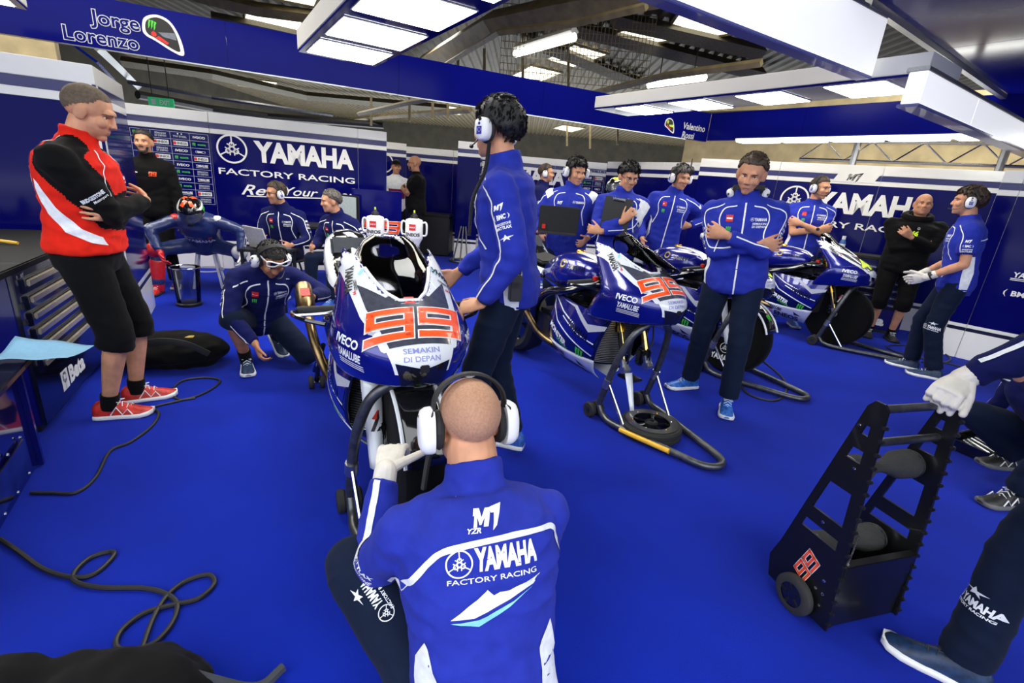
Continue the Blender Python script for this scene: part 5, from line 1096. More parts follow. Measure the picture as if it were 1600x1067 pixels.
def helmet(label, M, c1, vis, spots):
    h = thing('racing_helmet', label, 'helmet', M=M)
    V, F = [], []; n, q = 40, 24
    for j in range(q+1):
        for i in range(n):
            t = pi*j/q; f = 2*pi*i/n; d = Vector((sin(t)*cos(f), sin(t)*sin(f), cos(t))); z = d.z*.135; y = d.y*(.155+(.02 if d.z < 0 and d.y > 0 else 0)); V.append(Vector((d.x*.122*(1-.12*max(0, -d.z)), y-.005, z+.01)))
    for j in range(q):
        for i in range(n):
            f = (j*n+i, j*n+(i+1) % n, (j+1)*n+(i+1) % n, (j+1)*n+i); c = sum((V[x] for x in f), Vector())/4
            if c.z > -.108: F.append(f)
    V, F = oriented(V, F, lambda m: m); o, me = shell('shell', V, F, c1, h, .012); b = bvh_of(me)
    fr = frame(Vector((0, 0, 0)), (-1, 0, 0), (0, 0, 1), (0, 1, 0)); decal('visor', pg([(-.105, .045), (-.06, .065), (.06, .065), (.105, .045), (.108, -.02), (.06, -.035), (-.06, -.035), (-.108, -.02)], vis), fr, o, b, .004, .015, .3, None, True)
    tp = frame(Vector((0, 0, 0)), (1, 0, 0), (0, 1, 0), (0, 0, 1)); g = []
    for p_, m_ in spots: g += pg(p_, m_)
    decal('graphics', g, tp, o, b, .003, .02, .3, None, True)
    for s in (-1, 1): decal('graphics', claw(.07, green_ink, .0, .03)+pg([(-.09, .09), (.09, .08), (.06, .055), (-.05, .06)], white_gloss)+disc2(.03*s, -.01, .012, vinyl, 12), look((s*.12, 0, 0), (s, 0, 0)), o, b, .004, .02, .3, .2, True)
    obj('chin_vent', box((0, .165, -.06), (.06, .02, .02), None, .006), black_plastic, h); obj('rear_spoiler', box((0, -.15, .02), (.12, .03, .05), None, .01), black_plastic, h)
    return h
helmet('black racing helmet with an orange X and green claws on the stretching rider', P['W'] @ P['HF'] @ Matrix.Translation((0, .01, .01)), black_gloss, smoke_grey, [([(-.07, -.06), (-.02, -.01), (-.06, .07), (-.02, .075), (.0, .02), (.04, .08), (.075, .05), (.03, .0), (.07, -.06), (.03, -.075), (.0, -.03), (-.04, -.085)], orange_ink), ([(.08, -.10), (.11, .06), (.09, .07), (.065, -.09)], white_gloss)])
# two engineers sitting along the back wall
SIT = dict(pelvis=(0, 0, .50), ankleR=(.14, .45, .085), ankleL=(-.14, .45, .085), kneeR=(.1, .4, 1), kneeL=(-.1, .4, 1), footR=(.1, 1, 0), footL=(-.1, 1, 0))
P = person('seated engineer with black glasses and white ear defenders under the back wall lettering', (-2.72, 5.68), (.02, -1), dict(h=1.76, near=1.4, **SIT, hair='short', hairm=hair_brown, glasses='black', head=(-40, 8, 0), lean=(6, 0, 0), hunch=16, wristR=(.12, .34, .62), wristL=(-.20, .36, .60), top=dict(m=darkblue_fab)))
dress(P); headset(P, 'white ear defenders on the seated engineer with black glasses', boom=0)
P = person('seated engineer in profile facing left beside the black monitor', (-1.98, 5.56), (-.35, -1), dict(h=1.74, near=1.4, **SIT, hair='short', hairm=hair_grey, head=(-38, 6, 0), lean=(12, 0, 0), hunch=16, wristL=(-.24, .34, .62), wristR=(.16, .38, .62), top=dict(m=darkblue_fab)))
dress(P)
# crouching mechanic at the rear of the nearest motorcycle
P = person('crouching mechanic with sunglasses on his head beside the nearest motorcycle', (-1.86, 3.42), (.75, -.85), dict(h=1.72, near=1.2, skin=skin_tan, pelvis=(0, -.10, .36), lean=(26, 0, 0), hunch=22, head=(8, 42, 0), hair='short', hairm=hair_black, wristR=(.16, .42, .30), elbowR=(.9, -.2, .1), wristL=(-.20, .52, .62), elbowL=(-.8, .2, -.4), handR=(-.1, .5, -.8), handL=(.3, 1, .0), curlR=.5,
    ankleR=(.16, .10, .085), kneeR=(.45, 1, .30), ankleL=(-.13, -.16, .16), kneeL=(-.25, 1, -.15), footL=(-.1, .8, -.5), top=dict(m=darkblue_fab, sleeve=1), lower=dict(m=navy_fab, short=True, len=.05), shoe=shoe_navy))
dress(P); headset(P, 'white ear defenders on the crouching mechanic', boom=-1)
g = thing('sunglasses', 'white framed sunglasses pushed up on the crouching mechanic\'s head', 'glasses', M=P['W'] @ P['HF'] @ Matrix.Translation((0, .012, .055)) @ Matrix.Rotation(R(12), 4, 'X'))
for k in (-1, 1): obj('lens', box((k*.034, .088, 0), (.048, .006, .028), Matrix.Translation((k*.034, .088, 0)) @ Matrix.Rotation(-k*.22, 4, 'Z') @ Matrix.Translation((-k*.034, -.088, 0)), .003), black_gloss, g); obj('temple', tube([(k*.07, .08, .005), (k*.082, .02, .0), (k*.082, -.05, -.005)], .004, 6, flat=1.6), white_plastic, g)
obj('frame', tube(crom([(-.072, .078, -.016), (-.072, .078, .018), (-.034, .093, .018), (0, .098, .010), (.034, .093, .018), (.072, .078, .018), (.072, .078, -.016), (.034, .092, -.017), (0, .098, .004), (-.034, .092, -.017)], 3, True), .0045, 6, closed=True), white_plastic, g)
# two visitors far back
P = person('bald bearded man in a black polo shirt at the back of the garage', (-1.75, 8.2), (-1, -.25), dict(h=1.78, near=1.6, bulk=1.15, depth=1.15, belly=.04, **FOLD, skin=skin, head=(0, 2, 0), beard=1, hairm=hair_brown, glasses='black', top=dict(m=black_fab, sleeve=.75, name='polo_shirt', collar=.03), lower=dict(m=black_fab), shoe=shoe_black))
P = person('person in a white and maroon shirt and dark cap half hidden by the bald visitor', (-2.28, 8.9), (.5, -1), dict(h=1.70, near=1.7, head=(0, 0, 0), hair='short', hairm=hair_black, cap=black_fab, top=dict(m=white_fab, sleeve=.7, name='team_shirt', collar=.03), lower=dict(m=black_fab), shoe=shoe_black))
decal('prints', rect(0, -.05, .30, .17, maroon_fab)+fit('SPONSOR', .2, .03, vinyl, 0, -.06)[:0], P['front'](.25), P['jacket'], P['JB'], .003, .02, .25, .3, True)
# standing mechanic in the middle
P8 = person('tall dark-haired mechanic standing with a hand on the nearest motorcycle\'s bar', (-.035, 2.36), (-1, .12), dict(h=1.86, near=.9, hair='full', hairm=hair_black, head=(-22, 2, 0), lean=(4, 0, 0), hunch=10, wristL=(-.23, .085, .885), elbowL=(-.5, -1, .1), wristR=(.20, .30, .92), elbowR=(.6, -1, -.3), handL=(.1, 1, -.35), curlL=.75, palmL=(.5, 0, -.8), watchL=(-.8, .3, .6), ankleR=(.12, -.06, .085), ankleL=(-.10, .06, .085), top=dict(m=blue_fab, hem=-.11)))
dress(P8); leg_print(P8, -1, 1.05, (-1, .25, 0), 1.1)
headset(P8, 'white ear defenders with coiled cord on the tall standing mechanic', boom=-1, cord=[tuple(P8['HF'] @ Vector((-.085, -.02, -.06))), tuple(P8['SH'][-1]+Vector((.02, .075, .065))), tuple(P8['SH'][-1]+Vector((.005, .115, -.05))), tuple(P8['SH'][-1]+Vector((.012, .125, -.20)))])
# foreground mechanic on the floor
P9 = person('bald mechanic sitting on the carpet in the foreground with his back to the camera', (-.005, .93), (-.34, 1), dict(h=1.86, near=.62, bulk=.97, depth=1.12, fat=1.06, neckw=1.18, pelvis=(0, -.02, .187), lean=(13, 0, 0), hunch=26, head=(4, 12, 0), hair='shaved', wristL=(-.21, .42, .54), elbowL=(-.22, -.6, -.95), wristR=(.10, .40, .50), elbowR=(.5, -.4, -.9), handL=(.25, .9, .25), palmL=(.3, .75, -.5), thumbL=.1, curlL=.55,
    gloveL=glove_fab, gloveR=glove_fab, ankleL=(-.14, .02, .075), kneeL=(-.62, .85, .26), ankleR=(.13, .03, .11), kneeR=(.1, 1, -.1), footL=(.7, .5, -.2), footR=(.1, -1, -.1), footupR=(0, -.1, -1), top=dict(m=blue_fab, hem=-.15, puff=.024, flare=.10), lower=dict(m=navy_fab, short=True, len=.02, puff=.02), shoe=shoe_blue, sockh=.1))
J, B, T, TF = P9['jacket'], P9['JB'], P9['T'], P9['TF']
F = P9['back'](.325); d = lambda g, off=.0022: decal('prints', g, F, J, B, off, .02, .3, .3, True)
d(m_one(.036, white_ink, .0, .118)+fit('YZR', .030, .010, white_ink, -.04, .094, .03, .3)); d(fit('YAMAHA', .150, .045, white_ink, .030, .035, .05)+forks(.030, white_ink, -.078, .030)+fit('FACTORY RACING', .205, .011, white_ink, -.002, -.008, .012))
d(pg([(-.10, -.085), (-.02, -.030), (-.005, -.045), (.01, -.040), (.03, -.040), (.045, -.035), (.11, -.018), (.09, -.036), (.03, -.060), (-.05, -.085)], white_ink)+pg([(-.10, -.092), (-.04, -.090), (.04, -.065), (.09, -.042), (.03, -.075), (-.04, -.105)], cyan_ink))
d(line2(crom([(-.215, -.05), (-.16, .015), (-.12, .055), (-.06, .066), (.04, .074), (.13, .076), (.165, .068), (.19, .02), (.205, -.03)], 6), .013, white_ink))
FL = frame(T((0, 0, .1)), TF(.1) @ Vector((0, -1, 0)), TF(.1) @ Vector((0, 0, 1)), TF(.1) @ Vector((-1, 0, 0)))
for s in (-1, 1):
    FL = look(T((s*.1, -.05, .02)), TF(.1) @ Vector((s*.75, -.66, 0)), TF(.1) @ Vector((0, 0, 1))); decal('prints', pg([(-.05, -.20), (-.055, .0), (-.045, .14), (-.005, .19), (.03, .10), (.055, -.20)], white_ink), FL, J, B, .002, .02, .22, .3, True)
n = TF(.3) @ Vector((-.5, -.85, .2)); S, E, W = P9['SH'][-1], P9['EL'][-1], P9['WR'][-1]
piping('piping', B, [E.lerp(W, t)+Vector((-.02, -.03, .03)) for t in (.1, .35, .6, .92)], .018, white_ink, J, Vector((-.35, -.6, .7)))
decal('prints', fit('BRIDGESTONE', .09, .014, white_ink, 0, .01, .03)+starmark(.03, white_ink, 0, -.035)+fit('BATTLAX', .08, .014, white_ink, 0, .035, .04), P9['arm'](-1, .75, n), J, B, .002, .02, .15, .2, True)
decal('prints', forks(.020, white_ink, -.05, 0)+fit('YAMAHA', .075, .022, white_ink, .012, .005, .04)+fit('FACTORY RACING', .10, .008, white_ink, 0, -.018)+starmark(.022, white_ink, .03, .035), (lambda k, t, n: (lambda c, x, n: frame(c, x, n.cross(x), n))(P9['HP'][k].lerp(P9['KN'][k], t), (P9['KN'][k]-P9['HP'][k]).normalized(), n))(-1, .72, Vector((-.2, -.45, .9))-(P9['KN'][-1]-P9['HP'][-1]).normalized()*(Vector((-.2, -.45, .9)).dot((P9['KN'][-1]-P9['HP'][-1]).normalized()))), P9['trousers'], P9['TB'], .003, .02, .2, .3, True)
headset(P9, 'large white ear defenders on the bald mechanic in the foreground', boom=0, logo=False, big=1.22, cord=[tuple(P9['HF'] @ Vector((-.085, .03, -.06))), tuple(P9['HF'] @ Vector((-.09, .09, -.12))), tuple(P9['HF'] @ Vector((-.10, .12, -.22)))])
# people behind the motorcycles
P10 = person('engineer in a royal blue coat holding a laptop behind the second motorcycle', (.46, 4.95), (-.2, -1), dict(h=1.78, near=1.2, hair='full', hairm=hair_black, head=(34, 16, 0), bulk=1.05, wristR=(.24, .24, 1.02), elbowR=(.8, -.5, -.4), wristL=(-.22, .20, 1.0), handR=(-.3, 1, 0), palmR=(0, 0, 1), top=dict(m=blue_fab, name='coat', hem=-.22, puff=.03, flare=.06)))
dress(P10, 'coat', panel=False); headset(P10, 'white ear defenders on the engineer with the laptop', boom=0)
for s in (1, -1): decal('prints', pg([(-.09, -.02), (.09, -.02), (.085, .05), (-.07, .06)], white_fab), look(P10['SH'][s]+Vector((s*.03, 0, .02)), (s*.5, .25, .85), (-s, 0, .3)), P10['jacket'], P10['JB'], .003, .015, .12, .15, True)
P11 = person('man with white ear defenders in profile far behind the engineer with the laptop', (.23, 7.2), (1, -.2), dict(h=1.78, near=1.7, hair='short', hairm=hair_brown, top=dict(m=darkblue_fab))); headset(P11, 'small white ear defenders on the man far behind', boom=0, logo=False)
P12 = person('engineer with glasses hugging a black clipboard between two motorcycles', (.92, 4.72), (-.30, -1), dict(h=1.77, near=1.2, hair='full', hairm=hair_black, glasses='thin', head=(30, 20, 0), wristR=(-.04, .25, 1.20), elbowR=(.8, -.1, -.5), wristL=(.12, .28, 1.10), elbowL=(-.8, -.1, -.6), handR=(-.6, .1, .75), palmR=(0, -1, 0), palmL=(0, -1, 0), handL=(1, -.1, .1), top=dict(m=blue_fab, name='coat', hem=-.2, puff=.03)))
dress(P12, 'coat', arms=(-1,))
decal('prints', pg([(-.07, -.10), (.07, -.10), (.08, .10), (-.08, .10)], white_fab), P12['arm'](-1, .35), P12['jacket'], P12['JB'], .003, .015, .15, .15, True)
P13 = person('grey-haired engineer looking up with a hand on his hip behind the clipboard man', (1.58, 5.58), (-.15, -1), dict(h=1.83, near=1.2, hair='full', hairm=hair_grey, head=(28, 10, 0), lean=(0, -6, 0), wristL=(-.26, .02, 1.12), elbowL=(-1, -.5, .2), wristR=(.22, .18, .95), handL=(.9, .4, -.1), top=dict(m=blue_fab)))
dress(P13, arms=(-1,)); headset(P13, 'white ear defenders on the grey-haired engineer with a hand on his hip', boom=0)
P14 = person('man with folded arms in a blue team jacket looking up, ear defenders round his neck', (1.53, 3.43), (-.42, -1), dict(h=1.82, near=.95, bulk=1.08, **FOLD, hair='short', hairm=hair_brown, head=(-8, 19, -5), lean=(0, 4, 0), ankleR=(.15, -.13, .085), ankleL=(-.13, .14, .085), footR=(.75, .6, 0), footL=(-.05, 1, 0), shoe=shoe_blue, gaze=-1, gazez=1, top=dict(m=blue_fab, hem=-.13)))
dress(P14); headset(P14, 'white ear defenders hanging round the neck of the man with folded arms', 'neck')
P15 = person('smiling mechanic in a short-sleeved shirt with folded arms before the right wall', (3.45, 6.1), (-.35, -1), dict(h=1.86, near=1.3, **FOLD, hair='short', hairm=hair_brown, head=(42, 4, 0), watchR=(-.2, .9, .3), top=polo)); dress(P15, arms=(-1,)); headset(P15, 'white ear defenders with boom on the smiling mechanic before the right wall', boom=1)
P16 = person('bald man in a black hooded top and shorts by the right tool chest', (4.50, 5.81), (-.45, -1), dict(h=1.76, near=1.2, bulk=1.22, depth=1.25, fat=1.12, neckw=1.2, **{**FOLD, 'wristL': (.06, .25, 1.24), 'handL': (.8, .3, .5)}, head=(-4, -2, 0), top=dict(m=black_fab, name='hooded_top', puff=.03, collar=.07), lower=dict(m=black_fab, short=True, len=.25, puff=.02), shoe=shoe_black, solem=black_rubber, sockh=.12))
decal('prints', fit('46', .085, .042, yellow_ink, -.035, .045, .05, .25)+annulus(0, .10, .008, .013, vinyl_dim, 14), P16['front'](.30), P16['jacket'], P16['JB'], .003, .02, .3, .35, True); decal('prints', fit('d', .035, .04, mat('yellow_print', (.8, .5, .02), rough=.6), 0, 0, .06), P16['arm'](-1, .45), P16['jacket'], P16['JB'], .003, .02, .2, .3, True)
obj('hood', torus(.105, .035, Matrix.Translation(P16['nb']+Vector((0, -.03, .0))) @ Matrix.Rotation(R(-18), 4, 'X') @ Matrix.Diagonal((1.15, 1., 1., 1)), 28, 10, 1.3), black_fab, P16['root'])
P17 = person('mechanic in short sleeves and white gloves standing in profile on the right', (4.02, 4.50), (-.80, .55), dict(h=1.80, near=1.05, bulk=1.05, hair='full', hairm=hair_brown, head=(4, 2, 0), lean=(4, 0, 0), hunch=10, wristL=(-.17, .22, .93), elbowL=(-.3, -1, .0), wristR=(.17, .24, .92), elbowR=(.5, -1, 0), handL=(.35, .9, -.45), gloveL=glove_fab, gloveR=glove_fab, watchL=(-.8, .2, .5), ankleR=(.10, .10, .085), ankleL=(-.10, -.06, .085), footR=(.1, 1, 0), footL=(-.1, 1, 0), shoe=shoe_navy, top=dict(polo, hem=-.16, sleeve=.68)))
dress(P17, back=False); leg_print(P17, -1, 1.0, (-1, .3, 0), 1.2); headset(P17, 'white ear defenders with a black boom on the profile mechanic in white gloves', boom=-1)
d = lambda g, F: decal('prints', g, F, P17['jacket'], P17['JB'], .002, .02, .2, .3, True); d(m_one(.03, white_ink, 0, .10)+fit('YAMAHA', .15, .045, white_ink, .02, .03, .05)+line2([(-.2, .07), (-.1, .085), (.1, .085), (.2, .07)], .010, white_ink), P17['back'](.25))
# the two people at the right edge
P18 = person('mechanic at the right edge reaching out to the black trolley in a white glove', (1.66, 1.10), (-.86, .51), dict(h=1.82, near=.75, bulk=1.05, hair='short', head=(0, 10, 0), lean=(0, 0, 0), wristR=(.26, .378, .905), elbowR=(.5, -.6, -.6), handR=(-.77, .416, -.35), palmR=(.31, .07, -.95), curlR=.8, thumbR=.9, wristL=(-.2, .15, .79), handL=(-.05, .2, -.9), palmL=(.8, -.2, 0), curlL=.4, gloveR=glove_fab, gloveL=glove_fab, watchR=None, ankleL=(-.12, -.22, .085), ankleR=(.05, .14, .085), footL=(.05, 1, 0), shoe=shoe_navy, lacem=grey_fab, top=dict(m=darkblue_fab)))
dress(P18, arms=(1,), back=False); leg_print(P18, 1, 1.45, (-.45, .85, 0), 1.15)
S, E, W = P18['SH'][1], P18['EL'][1], P18['WR'][1]; piping('piping', P18['JB'], [E.lerp(W, t)+Vector((-.02, 0, .04)) for t in (.0, .3, .6, .95)], .014, white_ink, P18['jacket'], Vector((-.6, .1, .8)))
P19 = person('crouching mechanic in navy with black shoes cut off by the right edge', (3.02, 2.46), (-1, -.10), dict(h=1.76, near=1.2, pelvis=(0, -.12, .34), lean=(34, 0, 0), hunch=20, head=(0, 30, 0), hair='short', hairm=hair_black, wristR=(.36, -.05, .34), wristL=(-.22, .12, .42), elbowR=(.5, -1, 0), elbowL=(-.5, -1, 0), ankleL=(-.14, .25, .085), kneeL=(-.35, 1, .5), ankleR=(.14, -.05, .15), kneeR=(.4, 1, 0), footL=(0, 1, 0), shoe=shoe_black, solem=mat('grey_sole', (.12, .12, .13), rough=.7), shoestripe=1, top=dict(m=darkblue_fab)))
dress(P19, front=False)
# ------------------------------------------------------------------ props
# wheel trolley
ax = Vector((.956, .294, 0)); yd = Vector((-.294, .956, 0)); tr = thing('tyre_trolley', 'black two-wheeled upright trolley with an orange 99 on its side plate', 'trolley', M=frame(Vector((1.20, 1.34, 0)), ax, yd, Vector((0, 0, 1))))
tr.scale = (.94, 1, .985)
blk = mat('black_anodised_plate', (.010, .010, .012), rough=.35, metal=.4, coat=.2)
outer = [(0., .03), (.27, .03), (.29, .12), (.262, .21), (.115, .875), (.095, .90), (.065, .90), (.05, .885)]
def holed(outer, holes, t, M):
    """plate with cut-outs: outer outline and holes, thickness t"""
    from mathutils.geometry import tessellate_polygon
    loops = [outer]+holes; pts = [p for L in loops for p in L]; tr_ = tessellate_polygon([[Vector((p[0], p[1], 0)) for p in L] for L in loops]); n = len(pts)
    V = [Vector((x, y, 0)) for x, y in pts]+[Vector((x, y, t)) for x, y in pts]; F = [tuple(a) for a in tr_]+[(a[2]+n, a[1]+n, a[0]+n) for a in tr_]; o = 0
    for L in loops:
        m = len(L); F += [(o+i, o+(i+1) % m, o+(i+1) % m+n, o+i+n) for i in range(m)]; o += m
    return xf(M, [(V, F)])
edge = lambda z: .012+(.05)*(z/.9); back = lambda z: .262-(z-.21)*.2211
def hole(z0, z1): return [(edge(z0)+.028, z0), (back(z0)-.028, z0), (back(z1)-.028, z1), (edge(z1)+.028, z1)]
holes = [hole(.335, .375), hole(.43, .56), hole(.675, .72), hole(.775, .81)]
for x in (0, .36):
    F = frame(Vector((x-.005, 0, 0)), Vector((0, 1, 0)), Vector((0, 0, 1)), Vector((1, 0, 0))); o = obj('side_plate', holed(outer, holes, .010, F), blk, tr, smooth=False)
    for k in range(17):
        z = .06+k*.048; obj('edge_bolt', box((x, edge(z)-.014, z), (.016, .016, .014), None, .003), black_plastic, o)
    if x == 0:
        FF = frame(Vector((-.0055, .135, .20)), Vector((0, -1, 0)), Vector((0, 0, 1)), Vector((-1, 0, 0))); a, b = ninety_nine(.120, .058, 0, 0, .0095); rot = R(72)
        for i, gg in enumerate((a, b)): decal('lettering', g_move(gg, 0, 0, 1, rot), FF, o, None, .001+.001*i)
    for y, z in ((.05, .15), (.08, .15), (.05, .10), (.10, .12), (.06, .20), (.12, .80), (.09, .65), (.13, .40)): obj('screw', lathe([(.006, 0), (.005, .003), (0, .0035)], frame(Vector((x-.005 if x == 0 else x+.005, y, z)), (0, 1, 0), (0, 0, 1), (-1 if x == 0 else 1, 0, 0)), 8), chrome, o)
obj('front_panel', box((.18, .016, .165), (.35, .006, .27), None, .002), blk, tr); obj('panel_lip', box((.18, .022, .303), (.35, .03, .010), None, .002), blk, tr)
obj('base_tray', box((.18, .14, .04), (.35, .25, .012), None, .002), blk, tr); obj('rear_panel', box((.18, .262, .12), (.35, .006, .17), None, .002), blk, tr)
for z, y in ((.875, .08), (.745, .09)): obj('handle_bar', tube([(0, y, z), (.36, y, z)], .014, 14), steel_grey, tr)
for z, y in ((.62, .125), (.275, .15)):
    prof = [(.02, 0), (.048, .005), (.052, .03), (.05, .06), (.022, .125), (.02, .15), (.022, .175), (.050, .245), (.052, .30), (.048, .325), (.02, .33)]
    M = frame(Vector((.015, y, z)), (0, 1, 0), (0, 0, 1), (1, 0, 0)); obj('wheel_support_roller', lathe(prof, M, 28), mat('grey_foam_roller', (.035, .036, .038), rough=.9, bump=.6, bscale=200), tr)
    for a in (0, .245): obj('roller_collar', lathe([(.0, .325-a*1.30), (.045, .325-a*1.30), (.0515, .31-a*1.25), (.0525, .302-a*1.25), (0, .302-a*1.25)], M, 28), alu, tr)
    obj('roller_spindle', tube([(0, y, z), (.36, y, z)], .012, 10), chrome, tr)
for x, s in ((-.03, -1), (.39, 1)):
    F = frame(Vector((x, .13, .075)), (0, 1, 0), (0, 0, 1), (1, 0, 0)); w = obj('wheel', lathe([(.045, -.017), (.062, -.018), (.074, -.012), (.075, 0), (.074, .012), (.062, .018), (.045, .017)], F, 32, False), mat('grey_rubber_tyre', (.025, .024, .024), rough=.7, bump=.2), tr)
    obj('rim', lathe([(.05, -.014), (.02, -.012), (.012, -.017), (0, -.017), (0, .017), (.012, .017), (.02, .012), (.05, .014)], F, 24), black_gloss, w)
    for k in range(5): a = 2*pi*k/5; obj('spoke', xf(F, box((.032*cos(a), .032*sin(a), s*.013), (.03, .010, .006), Matrix.Translation((.032*cos(a), .032*sin(a), 0)) @ Matrix.Rotation(a, 4, 'Z') @ Matrix.Translation((-.032*cos(a), -.032*sin(a), 0)))), dark_metal, w)
obj('strut', tube([(.02, .02, .31), (.34, .20, .30)], .004, 6), chrome, tr)
# front wheel lying on the carpet
fw = thing('spare_wheel', 'black front wheel lying flat on the carpet inside the second stand', 'wheel', (.93, 2.79, .0)); fw.scale = (.93, .93, 1); fwm = Matrix.Rotation(-pi/2, 4, 'X')
def flatw():
    r = .205; obj('tyre', lathe([(r*.82, .0), (r*.95, .0), (r, .012), (r, .03), (r*.97, .034), (r*.97, .042), (r, .046), (r, .066), (r*.95, .078), (r*.82, .078)], None, 44, False), black_rubber, fw); obj('rim', lathe([(r*.83, .075), (r*.64, .070), (r*.62, .04), (r*.64, .01), (r*.83, .003)], None, 44, False), black_gloss, fw)
    obj('brake_disc', lathe([(r*.60, .078), (r*.86, .078), (r*.86, .083), (r*.60, .083), (r*.60, .078)], None, 44, False), carbon, fw); obj('hub', lathe([(.0, .02), (.04, .02), (.045, .075), (.03, .085), (.018, .085), (.016, .06), (0, .06)], None, 20), dark_metal, fw)
    for k in range(6):
        a = 2*pi*k/6; obj('spoke', tube([(.035*cos(a), .035*sin(a), .06), (r*.66*cos(a+.2), r*.66*sin(a+.2), .05)], .012, 8), black_gloss, fw); obj('disc_bolt', lathe([(0, .083), (.008, .083), (.006, .089), (0, .09)], Matrix.Translation((r*.66*cos(a), r*.66*sin(a), 0)), 8), gold_metal if k % 2 else chrome, fw)
flatw()
# white stool under the rider
st = thing('stool', 'white stool with slim legs under the stretching rider', 'stool', (-3.60, 5.52, 0), R(-65)); obj('seat', lathe([(0, .46), (.17, .46), (.18, .475), (.17, .49), (0, .49)], None, 28), white_plastic, st)
for k in range(4): a = pi/4+k*pi/2; obj('leg', tube([(.10*cos(a), .10*sin(a), .46), (.20*cos(a), .20*sin(a), 0)], .014, 8), white_plastic, st)
obj('foot_ring', torus(.155, .008, Matrix.Translation((0, 0, .2)), 28, 6), white_plastic, st)
# perspex jug / chair by the partition end
jg = thing('perspex_bin', 'clear perspex bin with a black base at the end of the left partition', 'bin', (-3.30, 4.70, 0), R(30)); jg.scale = (.75, .75, .9); obj('base', lathe([(0, 0), (.15, 0), (.155, .03), (.14, .04), (0, .04)], None, 24), black_plastic, jg); obj('body', lathe([(.14, .04), (.17, .42), (.175, .43), (.165, .42), (.135, .045)], None, 24, False), clear_glass, jg); obj('rim', torus(.172, .008, Matrix.Translation((0, 0, .43)), 28, 6), chrome, jg); 
# desk panel with 99 and monitors
dk = thing('desk_screen', 'blue free-standing desk screen with a 99 and a white foot behind the nearest motorcycle', 'screen', (-1.82, 6.2, 0), R(14)); obj('panel', box((0, 0, .80), (.60, .05, .84), None, .004), wall_blue, dk); obj('foot_board', box((0, 0, .17), (.60, .05, .34), None, .004), wall_white, dk); obj('dark_stripe', box((0, -.001, .35), (.60, .052, .03)), wall_dark, dk); obj('white_stripe', box((0, -.001, .38), (.60, .052, .025)), wall_white, dk)
a, b = ninety_nine(.44, .15, .06, .78)
for i, gg in enumerate((a, b)): decal('lettering', gg, frame(Vector((0, -.025, 0)), (1, 0, 0), (0, 0, 1), (0, -1, 0)), dk, None, .002+.0015*i)
ds = thing('desk', 'dark desk along the back wall with monitors on it', 'desk', (-2.3, 6.35, 0), R(18)); obj('top', box((0, 0, .72), (1.5, .55, .03), None, .005), black_plastic, ds)
for x in (-.7, .7):
    for y in (-.22, .22): obj('leg', box((x, y, .353), (.04, .04, .705)), dark_metal, ds)
scr_m = mat('lit_screen', (.35, .40, .42), rough=.3, emit=.06, ecol=(.6, .68, .70))
mo = thing('monitor', 'black monitor with a pale screen beside the engineer in profile', 'monitor', (-2.16, 6.03, .735), R(-28)); obj('case', box((0, 0, .26), (.46, .04, .30), None, .008), black_plastic, mo); obj('screen', box((0, -.021, .26), (.42, .004, .26)), scr_m, mo); obj('stand', box((0, .03, .06), (.05, .03, .13))+box((0, .02, .006), (.22, .16, .012), None, .004), black_plastic, mo)
lp = thing('laptop', 'open pale laptop in front of the engineer with black glasses', 'laptop', (-2.50, 4.86, .62), R(150)); obj('base', box((0, 0, .01), (.33, .23, .018), None, .005), alu, lp); obj('lid', box((0, .12, .12), (.33, .012, .22), Matrix.Translation((0, .11, .02)) @ Matrix.Rotation(-.3, 4, 'X') @ Matrix.Translation((0, -.11, -.02)), .004), mat('pale_laptop_lid', (.55, .55, .50), rough=.4), lp)
lt = thing('side_table', 'small black table under the pale laptop', 'table', (-2.52, 4.84, 0), R(0)); lt.scale = (.8, .8, 1); obj('top', box((0, 0, .605), (.55, .38, .025), None, .004), black_plastic, lt)
for x in (-.25, .25):
    for y in (-.16, .16): obj('leg', box((x, y, .296), (.03, .03, .592)), dark_metal, lt)
# fuel bottles on a rack
fr = thing('bottle_rack', 'black rack carrying the two white fuel bottles', 'rack', (-1.29, 5.0, 0)); obj('shelf', box((0, 0, .42), (.62, .3, .03), None, .005), black_plastic, fr)
for x in (-.28, .28):
    for y in (-.12, .12): obj('post', box((x, y, .2025), (.03, .03, .405)), dark_metal, fr)
def fuel(label, x, y):
    f = thing('fuel_bottle', label, 'fuel bottle', (x, y, .436), 0, 'white fuel bottles on the rack'); f.scale = (.69, .69, .69); obj('spout', lathe([(0, 0), (.075, 0), (.075, .05), (.05, .10), (.05, .40), (0, .40)], None, 20), black_rubber, f); bd_ = obj('body', lathe([(.05, .38), (.055, .42), (.125, .56), (.128, .58), (.128, .80), (.118, .83), (.06, .85), (0, .85)], None, 32), white_plastic, f)
    obj('cap', lathe([(.055, .85), (.05, .89), (.03, .90), (.02, .93), (0, .93)], None, 20), black_plastic, f); obj('valve', lathe([(.012, .93), (.012, .96), (0, .965)], None, 10), yellow_ink, f)
    for s in (-1, 1): obj('handle', tube(crom([(s*.12, 0, .79), (s*.165, 0, .80), (s*.185, 0, .76), (s*.185, 0, .65), (s*.165, 0, .61), (s*.12, 0, .61)], 5), .014, 10), white_plastic, f)
    B = bvh_of(bd_.data); decal('lettering', rect(0, .73, .095, .09, red_ink)+fit('ENEOS', .20, .045, black_ink, 0, .625, .04), frame(Vector((0, 0, 0)), (1, 0, 0), (0, 0, 1), (0, -1, 0)), bd_, B, .002, .02, .3, .3, True); decal('lettering', fit('ENEOS', .075, .018, white_ink, 0, .73, .03), frame(Vector((0, 0, 0)), (1, 0, 0), (0, 0, 1), (0, -1, 0)), bd_, B, .004, .02, .3, .3, True)
